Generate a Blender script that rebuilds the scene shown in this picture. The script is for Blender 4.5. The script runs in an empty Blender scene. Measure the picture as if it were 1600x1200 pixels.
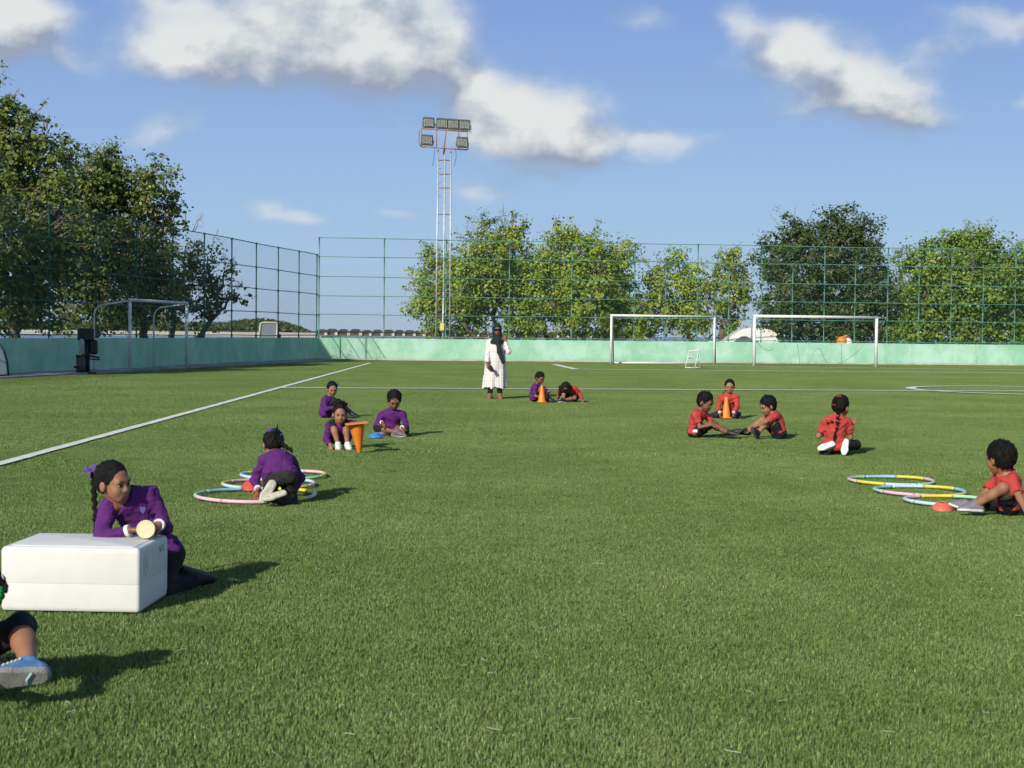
import bpy, math, random
import numpy as np
from mathutils import Matrix, Vector

SC = bpy.context.scene
COL = SC.collection
R = math.radians
rng = np.random.default_rng(7)
random.seed(7)

# ------------------------------------------------------------------ camera
FPX, CAMZ, HORIZ, ROLL = 2218.0, 1.40, 523.0, 0.0105
PITCH = math.atan((600 - HORIZ) / FPX)
CF = np.array([0, math.cos(PITCH), -math.sin(PITCH)])
_u0 = np.array([0, math.sin(PITCH), math.cos(PITCH)])
_r0 = np.array([1.0, 0, 0])
CR = _r0 * math.cos(ROLL) + _u0 * math.sin(ROLL)
CU = -_r0 * math.sin(ROLL) + _u0 * math.cos(ROLL)
CAMP = np.array([0, 0, CAMZ])
cam_data = bpy.data.cameras.new("camera")
cam = bpy.data.objects.new("camera", cam_data)
COL.objects.link(cam)
cam_data.sensor_width = 36.0
cam_data.lens = FPX / 1600 * 36.0
cam_data.clip_start = 0.1
cam_data.clip_end = 20000
cam_data.dof.use_dof = True
cam_data.dof.focus_distance = 24.0
cam_data.dof.aperture_fstop = 8.0
M = Matrix.Identity(4)
for i in range(3):
    M[i][0], M[i][1], M[i][2], M[i][3] = CR[i], CU[i], -CF[i], CAMP[i]
cam.matrix_world = M
SC.camera = cam

# ------------------------------------------------------------------ render settings
SC.view_settings.view_transform = 'Standard'
SC.view_settings.look = 'None'
SC.view_settings.exposure = 0.1
SC.view_settings.gamma = 1.0
SC.cycles.max_bounces = 6
SC.cycles.diffuse_bounces = 3
SC.cycles.glossy_bounces = 2
SC.cycles.transmission_bounces = 3
SC.cycles.transparent_max_bounces = 12
SC.cycles.use_denoising = True
SC.cycles.use_adaptive_sampling = True
SC.cycles.adaptive_threshold = 0.02
SC.cycles.caustics_reflective = False
SC.cycles.caustics_refractive = False

# ------------------------------------------------------------------ sun
SUN_EL, SUN_AZ = R(28.5), R(60)        # travels to the right (cos az) and away (sin az)
ltrav = Vector((math.cos(SUN_AZ) * math.cos(SUN_EL), math.sin(SUN_AZ) * math.cos(SUN_EL), -math.sin(SUN_EL)))
sun_data = bpy.data.lights.new("sun", 'SUN')
sun_data.energy = 4.2
sun_data.angle = R(0.53)
sun_data.color = (1.0, 0.93, 0.82)
sun = bpy.data.objects.new("sun", sun_data)
sun.rotation_euler = ltrav.to_track_quat('-Z', 'Y').to_euler()
sun.location = (-20, -30, 30)
COL.objects.link(sun)

# ------------------------------------------------------------------ world: sky and clouds by direction
world = bpy.data.worlds.new("World")
SC.world = world
world.use_nodes = True
NT = world.node_tree
NT.nodes.clear()


def nd(nt, typ, **kw):
    n = nt.nodes.new(typ)
    for k, v in kw.items():
        setattr(n, k, v)
    return n


def mth(nt, op, a, b=None, c=None, clamp=False):
    n = nt.nodes.new('ShaderNodeMath')
    n.operation = op
    n.use_clamp = clamp
    for i, v in enumerate((a, b, c)):
        if v is None:
            continue
        if isinstance(v, (int, float)):
            n.inputs[i].default_value = v
        else:
            nt.links.new(v, n.inputs[i])
    return n.outputs[0]


def smooth(nt, v, lo, hi):
    n = nt.nodes.new('ShaderNodeMapRange')
    n.interpolation_type = 'SMOOTHSTEP'
    nt.links.new(v, n.inputs['Value'])
    n.inputs['From Min'].default_value = lo
    n.inputs['From Max'].default_value = hi
    return n.outputs['Result']


# clouds: (px, py, rx, ry, amount) given as directions, the pixel grid only being a unit of angle
CLOUDS = [(470, 78, 200, 70, 1.05), (285, 72, 100, 56, .95), (610, 90, 112, 58, .95), (510, -10, 220, 50, .9), (690, 50, 34, 60, .38),
          (20, 50, 75, 52, 1.1), (-60, 20, 110, 80, 1.0), (105, 98, 45, 18, .45),
          (780, 185, 95, 62, 1.05), (880, 190, 75, 52, 1.0), (840, 232, 140, 28, .7), (1030, 226, 90, 20, .75), (745, 140, 40, 40, .5),
          (1225, 75, 60, 42, .95), (1290, 118, 92, 54, 1.1), (1385, 152, 90, 46, 1.05), (1150, 32, 34, 40, .75), (1310, 175, 120, 20, .4),
          (985, 25, 62, 26, .52), (1500, 35, 95, 30, .5), (1580, 55, 60, 32, .5), (1595, 165, 34, 24, .6), (1460, 85, 60, 20, .4),
          (250, 200, 52, 30, .62), (452, 345, 56, 17, .72), (410, 328, 20, 12, .45), (620, 338, 46, 14, .55), (745, 300, 66, 16, .55),
          (820, 275, 60, 14, .4), (1450, 180, 60, 16, .4), (270, 15, 60, 12, .3)]
grp = bpy.data.node_groups.new("cloud_field", 'ShaderNodeTree')
grp.interface.new_socket("u", in_out='INPUT', socket_type='NodeSocketFloat')
grp.interface.new_socket("v", in_out='INPUT', socket_type='NodeSocketFloat')
grp.interface.new_socket("d", in_out='OUTPUT', socket_type='NodeSocketFloat')
gi = nd(grp, 'NodeGroupInput')
go = nd(grp, 'NodeGroupOutput')
acc = None
for (cx, cy, rx, ry, am) in CLOUDS:
    u0 = (cx - 800) / FPX
    v0 = (HORIZ + ROLL * (cx - 800) - cy) / FPX
    a = mth(grp, 'MULTIPLY', mth(grp, 'SUBTRACT', gi.outputs[0], u0), FPX / rx)
    b = mth(grp, 'MULTIPLY', mth(grp, 'SUBTRACT', gi.outputs[1], v0), FPX / ry)
    e = mth(grp, 'MULTIPLY_ADD', a, a, mth(grp, 'MULTIPLY', b, b))
    g = mth(grp, 'MULTIPLY', mth(grp, 'EXPONENT', mth(grp, 'MULTIPLY', e, -1.0)), am)
    acc = g if acc is None else mth(grp, 'ADD', acc, g)
grp.links.new(acc, go.inputs[0])

tc = nd(NT, 'ShaderNodeTexCoord')
sx = nd(NT, 'ShaderNodeSeparateXYZ')
NT.links.new(tc.outputs['Generated'], sx.inputs[0])
ysafe = mth(NT, 'MAXIMUM', sx.outputs[1], 0.05)
U = mth(NT, 'DIVIDE', sx.outputs[0], ysafe)
V = mth(NT, 'DIVIDE', sx.outputs[2], ysafe)
cv = nd(NT, 'ShaderNodeCombineXYZ')
NT.links.new(U, cv.inputs[0])
NT.links.new(mth(NT, 'MULTIPLY', V, 1.35), cv.inputs[1])


def noise(nt, vec, scale, detail, rough=.55, off=0.0):
    n = nd(nt, 'ShaderNodeTexNoise')
    n.noise_dimensions = '3D'
    n.inputs['Scale'].default_value = scale
    n.inputs['Detail'].default_value = detail
    n.inputs['Roughness'].default_value = rough
    m = nd(nt, 'ShaderNodeMapping')
    m.inputs['Location'].default_value = (off, off * .7, off * .3)
    nt.links.new(vec, m.inputs[0])
    nt.links.new(m.outputs[0], n.inputs['Vector'])
    return n.outputs[0]


w1 = noise(NT, cv.outputs[0], 14, 3, .5, 3.1)
w2 = noise(NT, cv.outputs[0], 14, 3, .5, 9.7)
uw = mth(NT, 'ADD', U, mth(NT, 'MULTIPLY', mth(NT, 'SUBTRACT', w1, .5), .05))
vw = mth(NT, 'ADD', V, mth(NT, 'MULTIPLY', mth(NT, 'SUBTRACT', w2, .5), .04))
fb = noise(NT, cv.outputs[0], 22, 8, .54, 5.0)
fbs = noise(NT, cv.outputs[0], 22, 8, .54, 5.0 + .012)


def cf(u, v):
    g = nd(NT, 'ShaderNodeGroup')
    g.node_tree = grp
    NT.links.new(u, g.inputs[0])
    NT.links.new(v, g.inputs[1])
    return g.outputs[0]


d1 = cf(uw, vw)
d2 = cf(mth(NT, 'SUBTRACT', uw, .012), mth(NT, 'ADD', vw, .022))
dn1 = mth(NT, 'ADD', d1, mth(NT, 'MULTIPLY', mth(NT, 'SUBTRACT', fb, .5), .85))
dens = smooth(NT, dn1, .09, 1.25)
fwd = smooth(NT, sx.outputs[1], .1, .3)
dens = mth(NT, 'MULTIPLY', mth(NT, 'MULTIPLY', dens, fwd), .97)
lit = mth(NT, 'ADD', mth(NT, 'MULTIPLY', mth(NT, 'SUBTRACT', d1, d2), 1.10), .47)
lit = mth(NT, 'ADD', lit, mth(NT, 'MULTIPLY', mth(NT, 'SUBTRACT', fb, fbs), 2.2))
lit = mth(NT, 'ADD', lit, mth(NT, 'MULTIPLY', mth(NT, 'SUBTRACT', fb, .5), .5), clamp=True)
ccol = nd(NT, 'ShaderNodeMix', data_type='RGBA')
NT.links.new(lit, ccol.inputs['Factor'])
ccol.inputs['A'].default_value = (.30, .345, .44, 1)
ccol.inputs['B'].default_value = (.72, .74, .73, 1)
sky = nd(NT, 'ShaderNodeTexSky')
sky.sky_type = 'NISHITA'
sky.sun_disc = False
sky.sun_elevation = SUN_EL
# sun stands at direction -ltrav; Blender's rotation 0 puts it at +Y, growing clockwise seen from above
sky.sun_rotation = math.atan2(-ltrav.x, -ltrav.y) % (2 * math.pi)
sky.altitude = 0
sky.air_density = 1.0
sky.dust_density = 0.2
sky.ozone_density = 1.6
skys = nd(NT, 'ShaderNodeVectorMath', operation='SCALE')
NT.links.new(sky.outputs[0], skys.inputs[0])
skys.inputs['Scale'].default_value = 0.105
# the measured blue of this sky by height, over the half the photograph looks at
rmp = nd(NT, 'ShaderNodeValToRGB')
NT.links.new(sx.outputs[2], rmp.inputs[0])
els = rmp.color_ramp.elements
els[0].position, els[0].color = 0.0, (.30, .425, .605, 1)
els[1].position, els[1].color = 1.0, (.075, .16, .42, 1)
for p_, c_ in ((.05, (.325, .475, .69, 1)), (.11, (.285, .445, .71, 1)), (.215, (.205, .335, .645, 1)), (.45, (.12, .23, .53, 1))):
    e_ = els.new(p_)
    e_.color = c_
smix = nd(NT, 'ShaderNodeMix', data_type='RGBA')
NT.links.new(mth(NT, 'MULTIPLY', smooth(NT, sx.outputs[1], -.3, .45), .9), smix.inputs['Factor'])
NT.links.new(skys.outputs[0], smix.inputs['A'])
NT.links.new(rmp.outputs[0], smix.inputs['B'])
cmix = nd(NT, 'ShaderNodeMix', data_type='RGBA')
NT.links.new(dens, cmix.inputs['Factor'])
NT.links.new(smix.outputs['Result'], cmix.inputs['A'])
NT.links.new(ccol.outputs['Result'], cmix.inputs['B'])
bg = nd(NT, 'ShaderNodeBackground')
NT.links.new(cmix.outputs['Result'], bg.inputs['Color'])
bg.inputs['Strength'].default_value = 1.0
wo = nd(NT, 'ShaderNodeOutputWorld')
NT.links.new(bg.outputs[0], wo.inputs['Surface'])
world.cycles.sampling_method = 'MANUAL'
world.cycles.sample_map_resolution = 512


# ------------------------------------------------------------------ unprojection of photo pixels to real places
def ray(px, py):
    return CF * FPX + CR * (px - 800) + CU * (600 - py)


def G(px, py, z=0.0):
    d = ray(px, py)
    return CAMP + d * ((z - CAMZ) / d[2])


def AT(px, py, Y):
    d = ray(px, py)
    return CAMP + d * (Y / d[1])


# ------------------------------------------------------------------ helpers: tags, materials, meshes
def tag(o, label=None, cat=None, group=None, kind=None):
    if label: o['label'] = label
    if cat: o['category'] = cat
    if group: o['group'] = group
    if kind: o['kind'] = kind
    return o


def thing(name, label, cat, loc=(0, 0, 0), rotz=0.0, group=None):
    o = bpy.data.objects.new(name, None)
    o.empty_display_size = .1
    COL.objects.link(o)
    o.location = tuple(float(c) for c in loc)
    o.rotation_euler = (0, 0, rotz)
    return tag(o, label, cat, group)


def bsdf(m):
    return m.node_tree.nodes['Principled BSDF']


def mat(name, col, rough=.7, var=0.0, vscale=6.0, bump=0.0, bscale=60.0, metal=0.0, spec=.4, col2=None, vlo=.35, vhi=.65,
        attr=None, sss=0.0, stretch=(1, 1, 1), detail=5.0, fold=0.0, fscale=13.0):
    m = bpy.data.materials.new(name)
    m.use_nodes = True
    nt = m.node_tree
    b = bsdf(m)
    b.inputs['Roughness'].default_value = rough
    b.inputs['Metallic'].default_value = metal
    b.inputs['Specular IOR Level'].default_value = spec
    b.inputs['Base Color'].default_value = (*col, 1)
    if sss:
        b.inputs['Subsurface Weight'].default_value = sss
        b.inputs['Subsurface Radius'].default_value = (.012, .005, .003)
    tcn = nd(nt, 'ShaderNodeTexCoord')
    mp = nd(nt, 'ShaderNodeMapping')
    mp.inputs['Scale'].default_value = stretch
    nt.links.new(tcn.outputs['Object'], mp.inputs[0])
    if var or col2:
        if col2 is None:
            col2 = tuple(c * (1 - var) for c in col)
        f = smooth(nt, noise(nt, mp.outputs[0], vscale, detail), vlo, vhi)
        mx = nd(nt, 'ShaderNodeMix', data_type='RGBA')
        nt.links.new(f, mx.inputs['Factor'])
        mx.inputs['A'].default_value = (*col, 1)
        mx.inputs['B'].default_value = (*col2, 1)
        out = mx.outputs['Result']
        if attr:
            at = nd(nt, 'ShaderNodeAttribute', attribute_name=attr)
            m2 = nd(nt, 'ShaderNodeMix', data_type='RGBA', blend_type='MULTIPLY')
            m2.inputs['Factor'].default_value = 1
            nt.links.new(out, m2.inputs['A'])
            nt.links.new(at.outputs['Color'], m2.inputs['B'])
            out = m2.outputs['Result']
        nt.links.new(out, b.inputs['Base Color'])
    elif attr:
        at = nd(nt, 'ShaderNodeAttribute', attribute_name=attr)
        nt.links.new(at.outputs['Color'], b.inputs['Base Color'])
    if bump:
        bn = nd(nt, 'ShaderNodeBump')
        bn.inputs['Strength'].default_value = bump
        bn.inputs['Distance'].default_value = .01
        nt.links.new(noise(nt, mp.outputs[0], bscale, 4), bn.inputs['Height'])
        if fold:
            b2 = nd(nt, 'ShaderNodeBump')
            b2.inputs['Strength'].default_value = fold
            b2.inputs['Distance'].default_value = .035
            nt.links.new(noise(nt, mp.outputs[0], fscale, 3, .5, 2.0), b2.inputs['Height'])
            nt.links.new(b2.outputs[0], bn.inputs['Normal'])
        nt.links.new(bn.outputs[0], b.inputs['Normal'])
    return m


def link(o, parent=None):
    COL.objects.link(o)
    if parent is not None:
        o.parent = parent
    return o


def mesh_np(name, V, F, material, parent=None, smooth_=False, loc=None, mats=None, midx=None):
    """V (n,3); F list of faces or (m,k) array."""
    me = bpy.data.meshes.new(name)
    V = np.asarray(V, dtype=np.float32)
    if isinstance(F, np.ndarray):
        k = F.shape[1]
        me.vertices.add(len(V))
        me.vertices.foreach_set('co', V.ravel())
        me.loops.add(F.size)
        me.loops.foreach_set('vertex_index', F.ravel().astype(np.int32))
        me.polygons.add(len(F))
        me.polygons.foreach_set('loop_start', np.arange(0, F.size, k, dtype=np.int32))
        me.update(calc_edges=True)
    else:
        me.from_pydata([tuple(map(float, v)) for v in V], [], F)
        me.update()
    for mm in (mats or [material]):
        me.materials.append(mm)
    if midx is not None:
        me.polygons.foreach_set('material_index', np.asarray(midx, dtype=np.int32))
    if smooth_:
        me.polygons.foreach_set('use_smooth', np.ones(len(me.polygons), dtype=bool))
    o = bpy.data.objects.new(name, me)
    link(o, parent)
    if loc is not None:
        o.location = tuple(map(float, loc))
    return o


def unit(v):
    v = np.asarray(v, float)
    n = np.linalg.norm(v)
    return v / n if n > 1e-9 else v


class MB:
    def __init__(self):
        self.v, self.f, self.mi = [], [], []
        self.m = 0

    def _add(self, vs, fs):
        b = len(self.v)
        self.v += [tuple(map(float, p)) for p in vs]
        self.f += [tuple(b + i for i in f) for f in fs]
        self.mi += [self.m] * len(fs)

    def box(self, c, s, ax=None, bev=0.0):
        c = np.asarray(c, float)
        s = np.asarray(s, float) / 2
        A = np.eye(3) if ax is None else np.asarray(ax, float)
        if bev <= 0:
            P = [c + A.T @ (s * np.array([x, y, z])) for x in (-1, 1) for y in (-1, 1) for z in (-1, 1)]
            self._add(P, [(0, 1, 3, 2), (4, 6, 7, 5), (0, 4, 5, 1), (2, 3, 7, 6), (0, 2, 6, 4), (1, 5, 7, 3)])
            return self
        # chamfered box
        P, idx = [], {}
        for x in (-1, 1):
            for y in (-1, 1):
                for z in (-1, 1):
                    for a in range(3):
                        q = np.array([x, y, z]) * (s - bev)
                        q[a] = (x, y, z)[a] * s[a]
                        idx[(x, y, z, a)] = len(P)
                        P.append(c + A.T @ q)
        F = []
        for a in range(3):
            b, d = [(1, 2), (2, 0), (0, 1)][a]
            for sg in (-1, 1):
                q = []
                for (p1, p2) in ((-1, -1), (1, -1), (1, 1), (-1, 1)):
                    k = [0, 0, 0]
                    k[a], k[b], k[d] = sg, p1, p2
                    q.append(idx[(*k, a)])
                F.append(tuple(q if sg > 0 else q[::-1]))
        for a in range(3):
            b, d = [(1, 2), (2, 0), (0, 1)][a]
            for s1 in (-1, 1):
                for s2 in (-1, 1):
                    k0 = [0, 0, 0]; k1 = [0, 0, 0]
                    k0[a], k1[a] = -1, 1
                    k0[b] = k1[b] = s1
                    k0[d] = k1[d] = s2
                    q = (idx[(*k0, b)], idx[(*k1, b)], idx[(*k1, d)], idx[(*k0, d)])
                    F.append(q if s1 * s2 > 0 else q[::-1])
        for x in (-1, 1):
            for y in (-1, 1):
                for z in (-1, 1):
                    q = (idx[(x, y, z, 0)], idx[(x, y, z, 1)], idx[(x, y, z, 2)])
                    F.append(q if x * y * z > 0 else q[::-1])
        self._add(P, F)
        return self

    def tube(self, pts, rad, n=8, closed=False, caps=True, flat=None):
        pts = [np.asarray(p, float) for p in pts]
        k = len(pts)
        if np.isscalar(rad): rad = [rad] * k
        vs, fs = [], []
        prev = None
        for i, p in enumerate(pts):
            if closed:
                t = unit(pts[(i + 1) % k] - pts[i - 1])
            else:
                t = unit(pts[min(i + 1, k - 1)] - pts[max(i - 1, 0)])
            if prev is None:
                a = np.array([0, 0, 1.0]) if abs(t[2]) < .9 else np.array([1.0, 0, 0])
                s = unit(np.cross(t, a))
            else:
                s = unit(prev - t * prev.dot(t))
            prev = s
            b = np.cross(t, s)
            for j in range(n):
                an = 2 * math.pi * j / n
                vs.append(p + rad[i] * (s * math.cos(an) + b * math.sin(an)))
        segs = k if closed else k - 1
        for i in range(segs):
            i2 = (i + 1) % k
            for j in range(n):
                j2 = (j + 1) % n
                fs.append((i * n + j, i * n + j2, i2 * n + j2, i2 * n + j))
        if caps and not closed:
            fs.append(tuple(range(n))[::-1])
            fs.append(tuple((k - 1) * n + j for j in range(n)))
        self._add(vs, fs)
        return self

    def lathe(self, prof, c=(0, 0, 0), n=32, ax=None):
        """prof: list of (r, z)"""
        A = np.eye(3) if ax is None else np.asarray(ax, float)
        c = np.asarray(c, float)
        vs, fs = [], []
        for (r, z) in prof:
            for j in range(n):
                an = 2 * math.pi * j / n
                vs.append(c + A.T @ np.array([r * math.cos(an), r * math.sin(an), z]))
        for i in range(len(prof) - 1):
            for j in range(n):
                j2 = (j + 1) % n
                fs.append((i * n + j, i * n + j2, (i + 1) * n + j2, (i + 1) * n + j))
        fs.append(tuple(range(n))[::-1])
        fs.append(tuple((len(prof) - 1) * n + j for j in range(n)))
        self._add(vs, fs)
        return self

    def ell(self, c, r, ax=None, n=14, m=8):
        A = np.eye(3) if ax is None else np.asarray(ax, float)
        c = np.asarray(c, float)
        r = np.asarray(r, float)
        vs = [c + A.T @ (r * np.array([0, 0, -1.0]))]
        for i in range(1, m):
            th = math.pi * i / m - math.pi / 2
            for j in range(n):
                an = 2 * math.pi * j / n
                vs.append(c + A.T @ (r * np.array([math.cos(th) * math.cos(an), math.cos(th) * math.sin(an), math.sin(th)])))
        vs.append(c + A.T @ (r * np.array([0, 0, 1.0])))
        fs = [(0, 1 + (j + 1) % n, 1 + j) for j in range(n)]
        for i in range(m - 2):
            for j in range(n):
                j2 = (j + 1) % n
                a = 1 + i * n
                fs.append((a + j, a + j2, a + n + j2, a + n + j))
        top = len(vs) - 1
        a = 1 + (m - 2) * n
        fs += [(a + j, a + (j + 1) % n, top) for j in range(n)]
        self._add(vs, fs)
        return self

    def poly(self, vs, fs):
        self._add(vs, fs)
        return self

    def prism(self, pts2, y0, y1):
        """outline in (x, z), extruded along y"""
        n = len(pts2)
        vs = [(x, y0, z) for x, z in pts2] + [(x, y1, z) for x, z in pts2]
        fs = [tuple(range(n)), tuple(range(n, 2 * n))[::-1]] + [(i, n + i, n + (i + 1) % n, (i + 1) % n) for i in range(n)]
        self._add(vs, fs)
        return self

    def build(self, name, material, parent=None, sm=False, loc=None, mats=None):
        o = mesh_np(name, self.v, self.f, material, parent, sm, loc, mats, self.mi if mats else None)
        return o


def auto_smooth(o, ang=35):
    """shade smooth but keep real edges sharp"""
    me = o.data
    me.polygons.foreach_set('use_smooth', np.ones(len(me.polygons), dtype=bool))
    me.set_sharp_from_angle(angle=R(ang))
    return o
# ------------------------------------------------------------------ the place: ground, turf, water, walls
M_soil = mat('turf_backing', (.055, .085, .030), .95, var=.4, vscale=3, bump=.3)
M_sand = mat('sand', (.42, .36, .26), .95, var=.25, vscale=.5, bump=.3, bscale=20)
M_conc = mat('concrete_path', (.36, .34, .31), .9, var=.35, vscale=1.2, bump=.35, bscale=40)
M_kerb = mat('kerb_paint', (.62, .57, .48), .85, var=.3, vscale=1.4, bump=.3, bscale=40)
M_line = mat('line_paint', (.86, .86, .74), .9, var=.18, vscale=9, bump=.6, bscale=220)
M_sea = mat('sea_water', (.012, .055, .105), .22, col2=(.02, .10, .15), vscale=.02, bump=.5, bscale=1.6, spec=.5, stretch=(1, .35, 1))
M_lagoon = mat('lagoon_water', (.05, .24, .26), .25, var=.3, vscale=.02, bump=.4, bscale=1.6, spec=.5)

WL0, WC, WR = G(0, 586), G(497, 561.3), G(1600, 570.5)
ldir = unit(WC - WL0)
lnrm = np.array([ldir[1], -ldir[0], 0])          # faces the pitch
bdir = unit(WR - WC)
bnrm = np.array([bdir[1], -bdir[0], 0])          # faces the camera
WLs = WL0 - ldir * 30                             # wall start, outside the frame
WRe = WC + bdir * 60


def quad(name, pts, z, m, kind='structure'):
    o = mesh_np(name, [(p[0], p[1], z) for p in pts], [tuple(range(len(pts)))], m)
    return tag(o, kind=kind)


quad('turf_ground', [(-40, -10), (70, -10), (70, 110), (-40, 110)], -.025, M_soil)
quad('sand_ground', [(-140, -60), (160, -60), (160, 118), (-140, 118)], -.30, M_sand)
quad('sea_water', [(-9000, -9000), (9000, -9000), (9000, 9000), (-9000, 9000)], -1.5, M_sea)
quad('lagoon_water', [(-330, 700), (-40, 700), (200, 870), (-330, 870)], -1.47, M_lagoon)

# concrete path along the left wall and kerb under the back wall
PW = 1.7
pc = WC + lnrm * PW
mb = MB()
p = [WLs, WLs + lnrm * PW, WC + lnrm * PW, WC]
mb.poly([(q[0], q[1], .045) for q in p] + [(q[0], q[1], -.1) for q in p],
        [(0, 1, 2, 3), (1, 5, 6, 2), (0, 4, 5, 1)])
tag(mb.build('path', M_conc), kind='structure')
mb = MB()
p = [WC + lnrm * (PW + .004), WC + lnrm * (PW + .004) + bnrm * .55, WRe + bnrm * .55, WRe]
mb.poly([(q[0], q[1], .06) for q in p] + [(q[0], q[1], -.1) for q in p],
        [(0, 1, 2, 3), (1, 5, 6, 2), (0, 4, 5, 1)])
tag(mb.build('kerb_strip', M_kerb), kind='structure')


# pitch lines
def strip(mbx, a, b, w, z=.008):
    a, b = np.asarray(a, float), np.asarray(b, float)
    n = max(2, int(np.linalg.norm(b - a) / .25))
    d = unit(b - a)
    s = np.array([-d[1], d[0], 0]) * w / 2
    L, Rr = [], []
    for i in range(n + 1):
        p = a + (b - a) * i / n
        j1, j2 = rng.normal(0, w * .035, 2)
        L.append((p[0] + s[0] * (1 + j1 / w * 2), p[1] + s[1] * (1 + j1 / w * 2), z))
        Rr.append((p[0] - s[0] * (1 + j2 / w * 2), p[1] - s[1] * (1 + j2 / w * 2), z))
    mbx.poly(L + Rr, [(i, i + 1, n + 2 + i, n + 1 + i) for i in range(n)])


def gline(name, ps, w=.11, z=.008):
    m = MB()
    for a, b in zip(ps[:-1], ps[1:]):
        strip(m, a, b, w, z)
    o = m.build(name, M_line)
    for pl in o.data.polygons:
        pass
    tag(o, kind='structure')
    return o


t0, t1 = G(0, 725), G(578, 567.5)
gline('touchline', [t0 - unit(t1 - t0) * 9, t1], .145)
gline('halfway_line', [G(436, 606.2), G(1600, 611.5), G(1600, 611.5) + unit(G(1600, 611.5) - G(436, 606.2)) * 14], .30, .012)
gline('penalty_area_line', [G(866, 569.5), G(900, 577), G(1600, 583)], .34, .008)
gline('goal_line', [G(1060, 571), G(1600, 579.3) + np.array([8, 0, 0])], .28, .012)
ca, cb = G(1422, 606.8), G(1580, 606)
cc = np.array([G(1610, 610.5)[0], G(1610, 610.5)[1], 0])
rad_c = np.linalg.norm(ca[:2] - cc[:2])
gline('centre_circle_line', [cc + rad_c * np.array([math.cos(a), math.sin(a), 0]) for a in np.linspace(0, 2 * math.pi, 90)], .27, .016)

# ------------------------------------------------------------------ artificial turf: blades (stuff)
M_turf = bpy.data.materials.new('turf_blade')
M_turf.use_nodes = True
nt = M_turf.node_tree
b = bsdf(M_turf)
at = nd(nt, 'ShaderNodeAttribute', attribute_name='tint')
geo = nd(nt, 'ShaderNodeNewGeometry')
f1 = smooth(nt, noise(nt, geo.outputs['Position'], .35, 4, .6), .36, .66)
f2 = smooth(nt, noise(nt, geo.outputs['Position'], 3.2, 3, .6, 4.0), .3, .72)
ff = mth(nt, 'ADD', mth(nt, 'MULTIPLY', f1, .55), mth(nt, 'MULTIPLY', f2, .45))
mx = nd(nt, 'ShaderNodeMix', data_type='RGBA')
mx.inputs['A'].default_value = (.132, .220, .048, 1)
mx.inputs['B'].default_value = (.225, .303, .095, 1)
nt.links.new(ff, mx.inputs['Factor'])
m2 = nd(nt, 'ShaderNodeMix', data_type='RGBA', blend_type='MULTIPLY')
m2.inputs['Factor'].default_value = 1
nt.links.new(mx.outputs['Result'], m2.inputs['A'])
nt.links.new(at.outputs['Color'], m2.inputs['B'])
nt.links.new(m2.outputs['Result'], b.inputs['Base Color'])
b.inputs['Roughness'].default_value = .5
b.inputs['Specular IOR Level'].default_value = .35


def blade_tile(n, size, wid):
    x = rng.uniform(-size / 2, size / 2, n)
    y = rng.uniform(-size / 2, size / 2, n)
    # clumps of height
    hgt = rng.normal(.0215, .0025, n) + .0022 * np.sin(x * 23 + 2 * np.sin(y * 17)) * np.sin(y * 29 + 1.3)
    an = rng.uniform(0, 2 * np.pi, n)
    lean = rng.uniform(.05, .8, n) * hgt * .85
    ld = an + rng.normal(0, .5, n) + np.pi / 2
    w = wid * rng.uniform(.7, 1.25, n)
    V = np.zeros((n, 6, 3), np.float32)
    for lev, (t, wf) in enumerate(((0, 1.0), (.6, .95), (1.0, .35))):
        cx = x + np.cos(ld) * lean * t ** 1.8
        cy = y + np.sin(ld) * lean * t ** 1.8
        z = -.025 + np.sqrt(np.maximum(hgt ** 2 - (lean * .75) ** 2, 1e-6)) * (t ** .85) * 1.05
        z = np.minimum(z, .004)
        for sidx, sg in enumerate((-1, 1)):
            V[:, lev * 2 + sidx, 0] = cx + sg * np.cos(an) * w * wf / 2
            V[:, lev * 2 + sidx, 1] = cy + sg * np.sin(an) * w * wf / 2
            V[:, lev * 2 + sidx, 2] = z
    base = (np.arange(n) * 6)[:, None]
    F = np.concatenate([base + np.array([0, 1, 3, 2]), base + np.array([2, 3, 5, 4])], 0)
    val = rng.uniform(.5, 1.25, n)
    val = np.where(rng.uniform(0, 1, n) < .07, val * 1.7, val)
    hue = rng.uniform(-.12, .16, n)
    col = np.stack([val * (1 + hue), val, val * (1 - hue * .5), np.ones(n)], 1)
    return V.reshape(-1, 3), F, np.repeat(col, 6, 0)


def turf_object(name, n, size, wid):
    V, F, C = blade_tile(n, size, wid)
    o = mesh_np(name, V, F, M_turf)
    ca_ = o.data.color_attributes.new('tint', 'FLOAT_COLOR', 'POINT')
    ca_.data.foreach_set('color', C.astype(np.float32).ravel())
    return o


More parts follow.
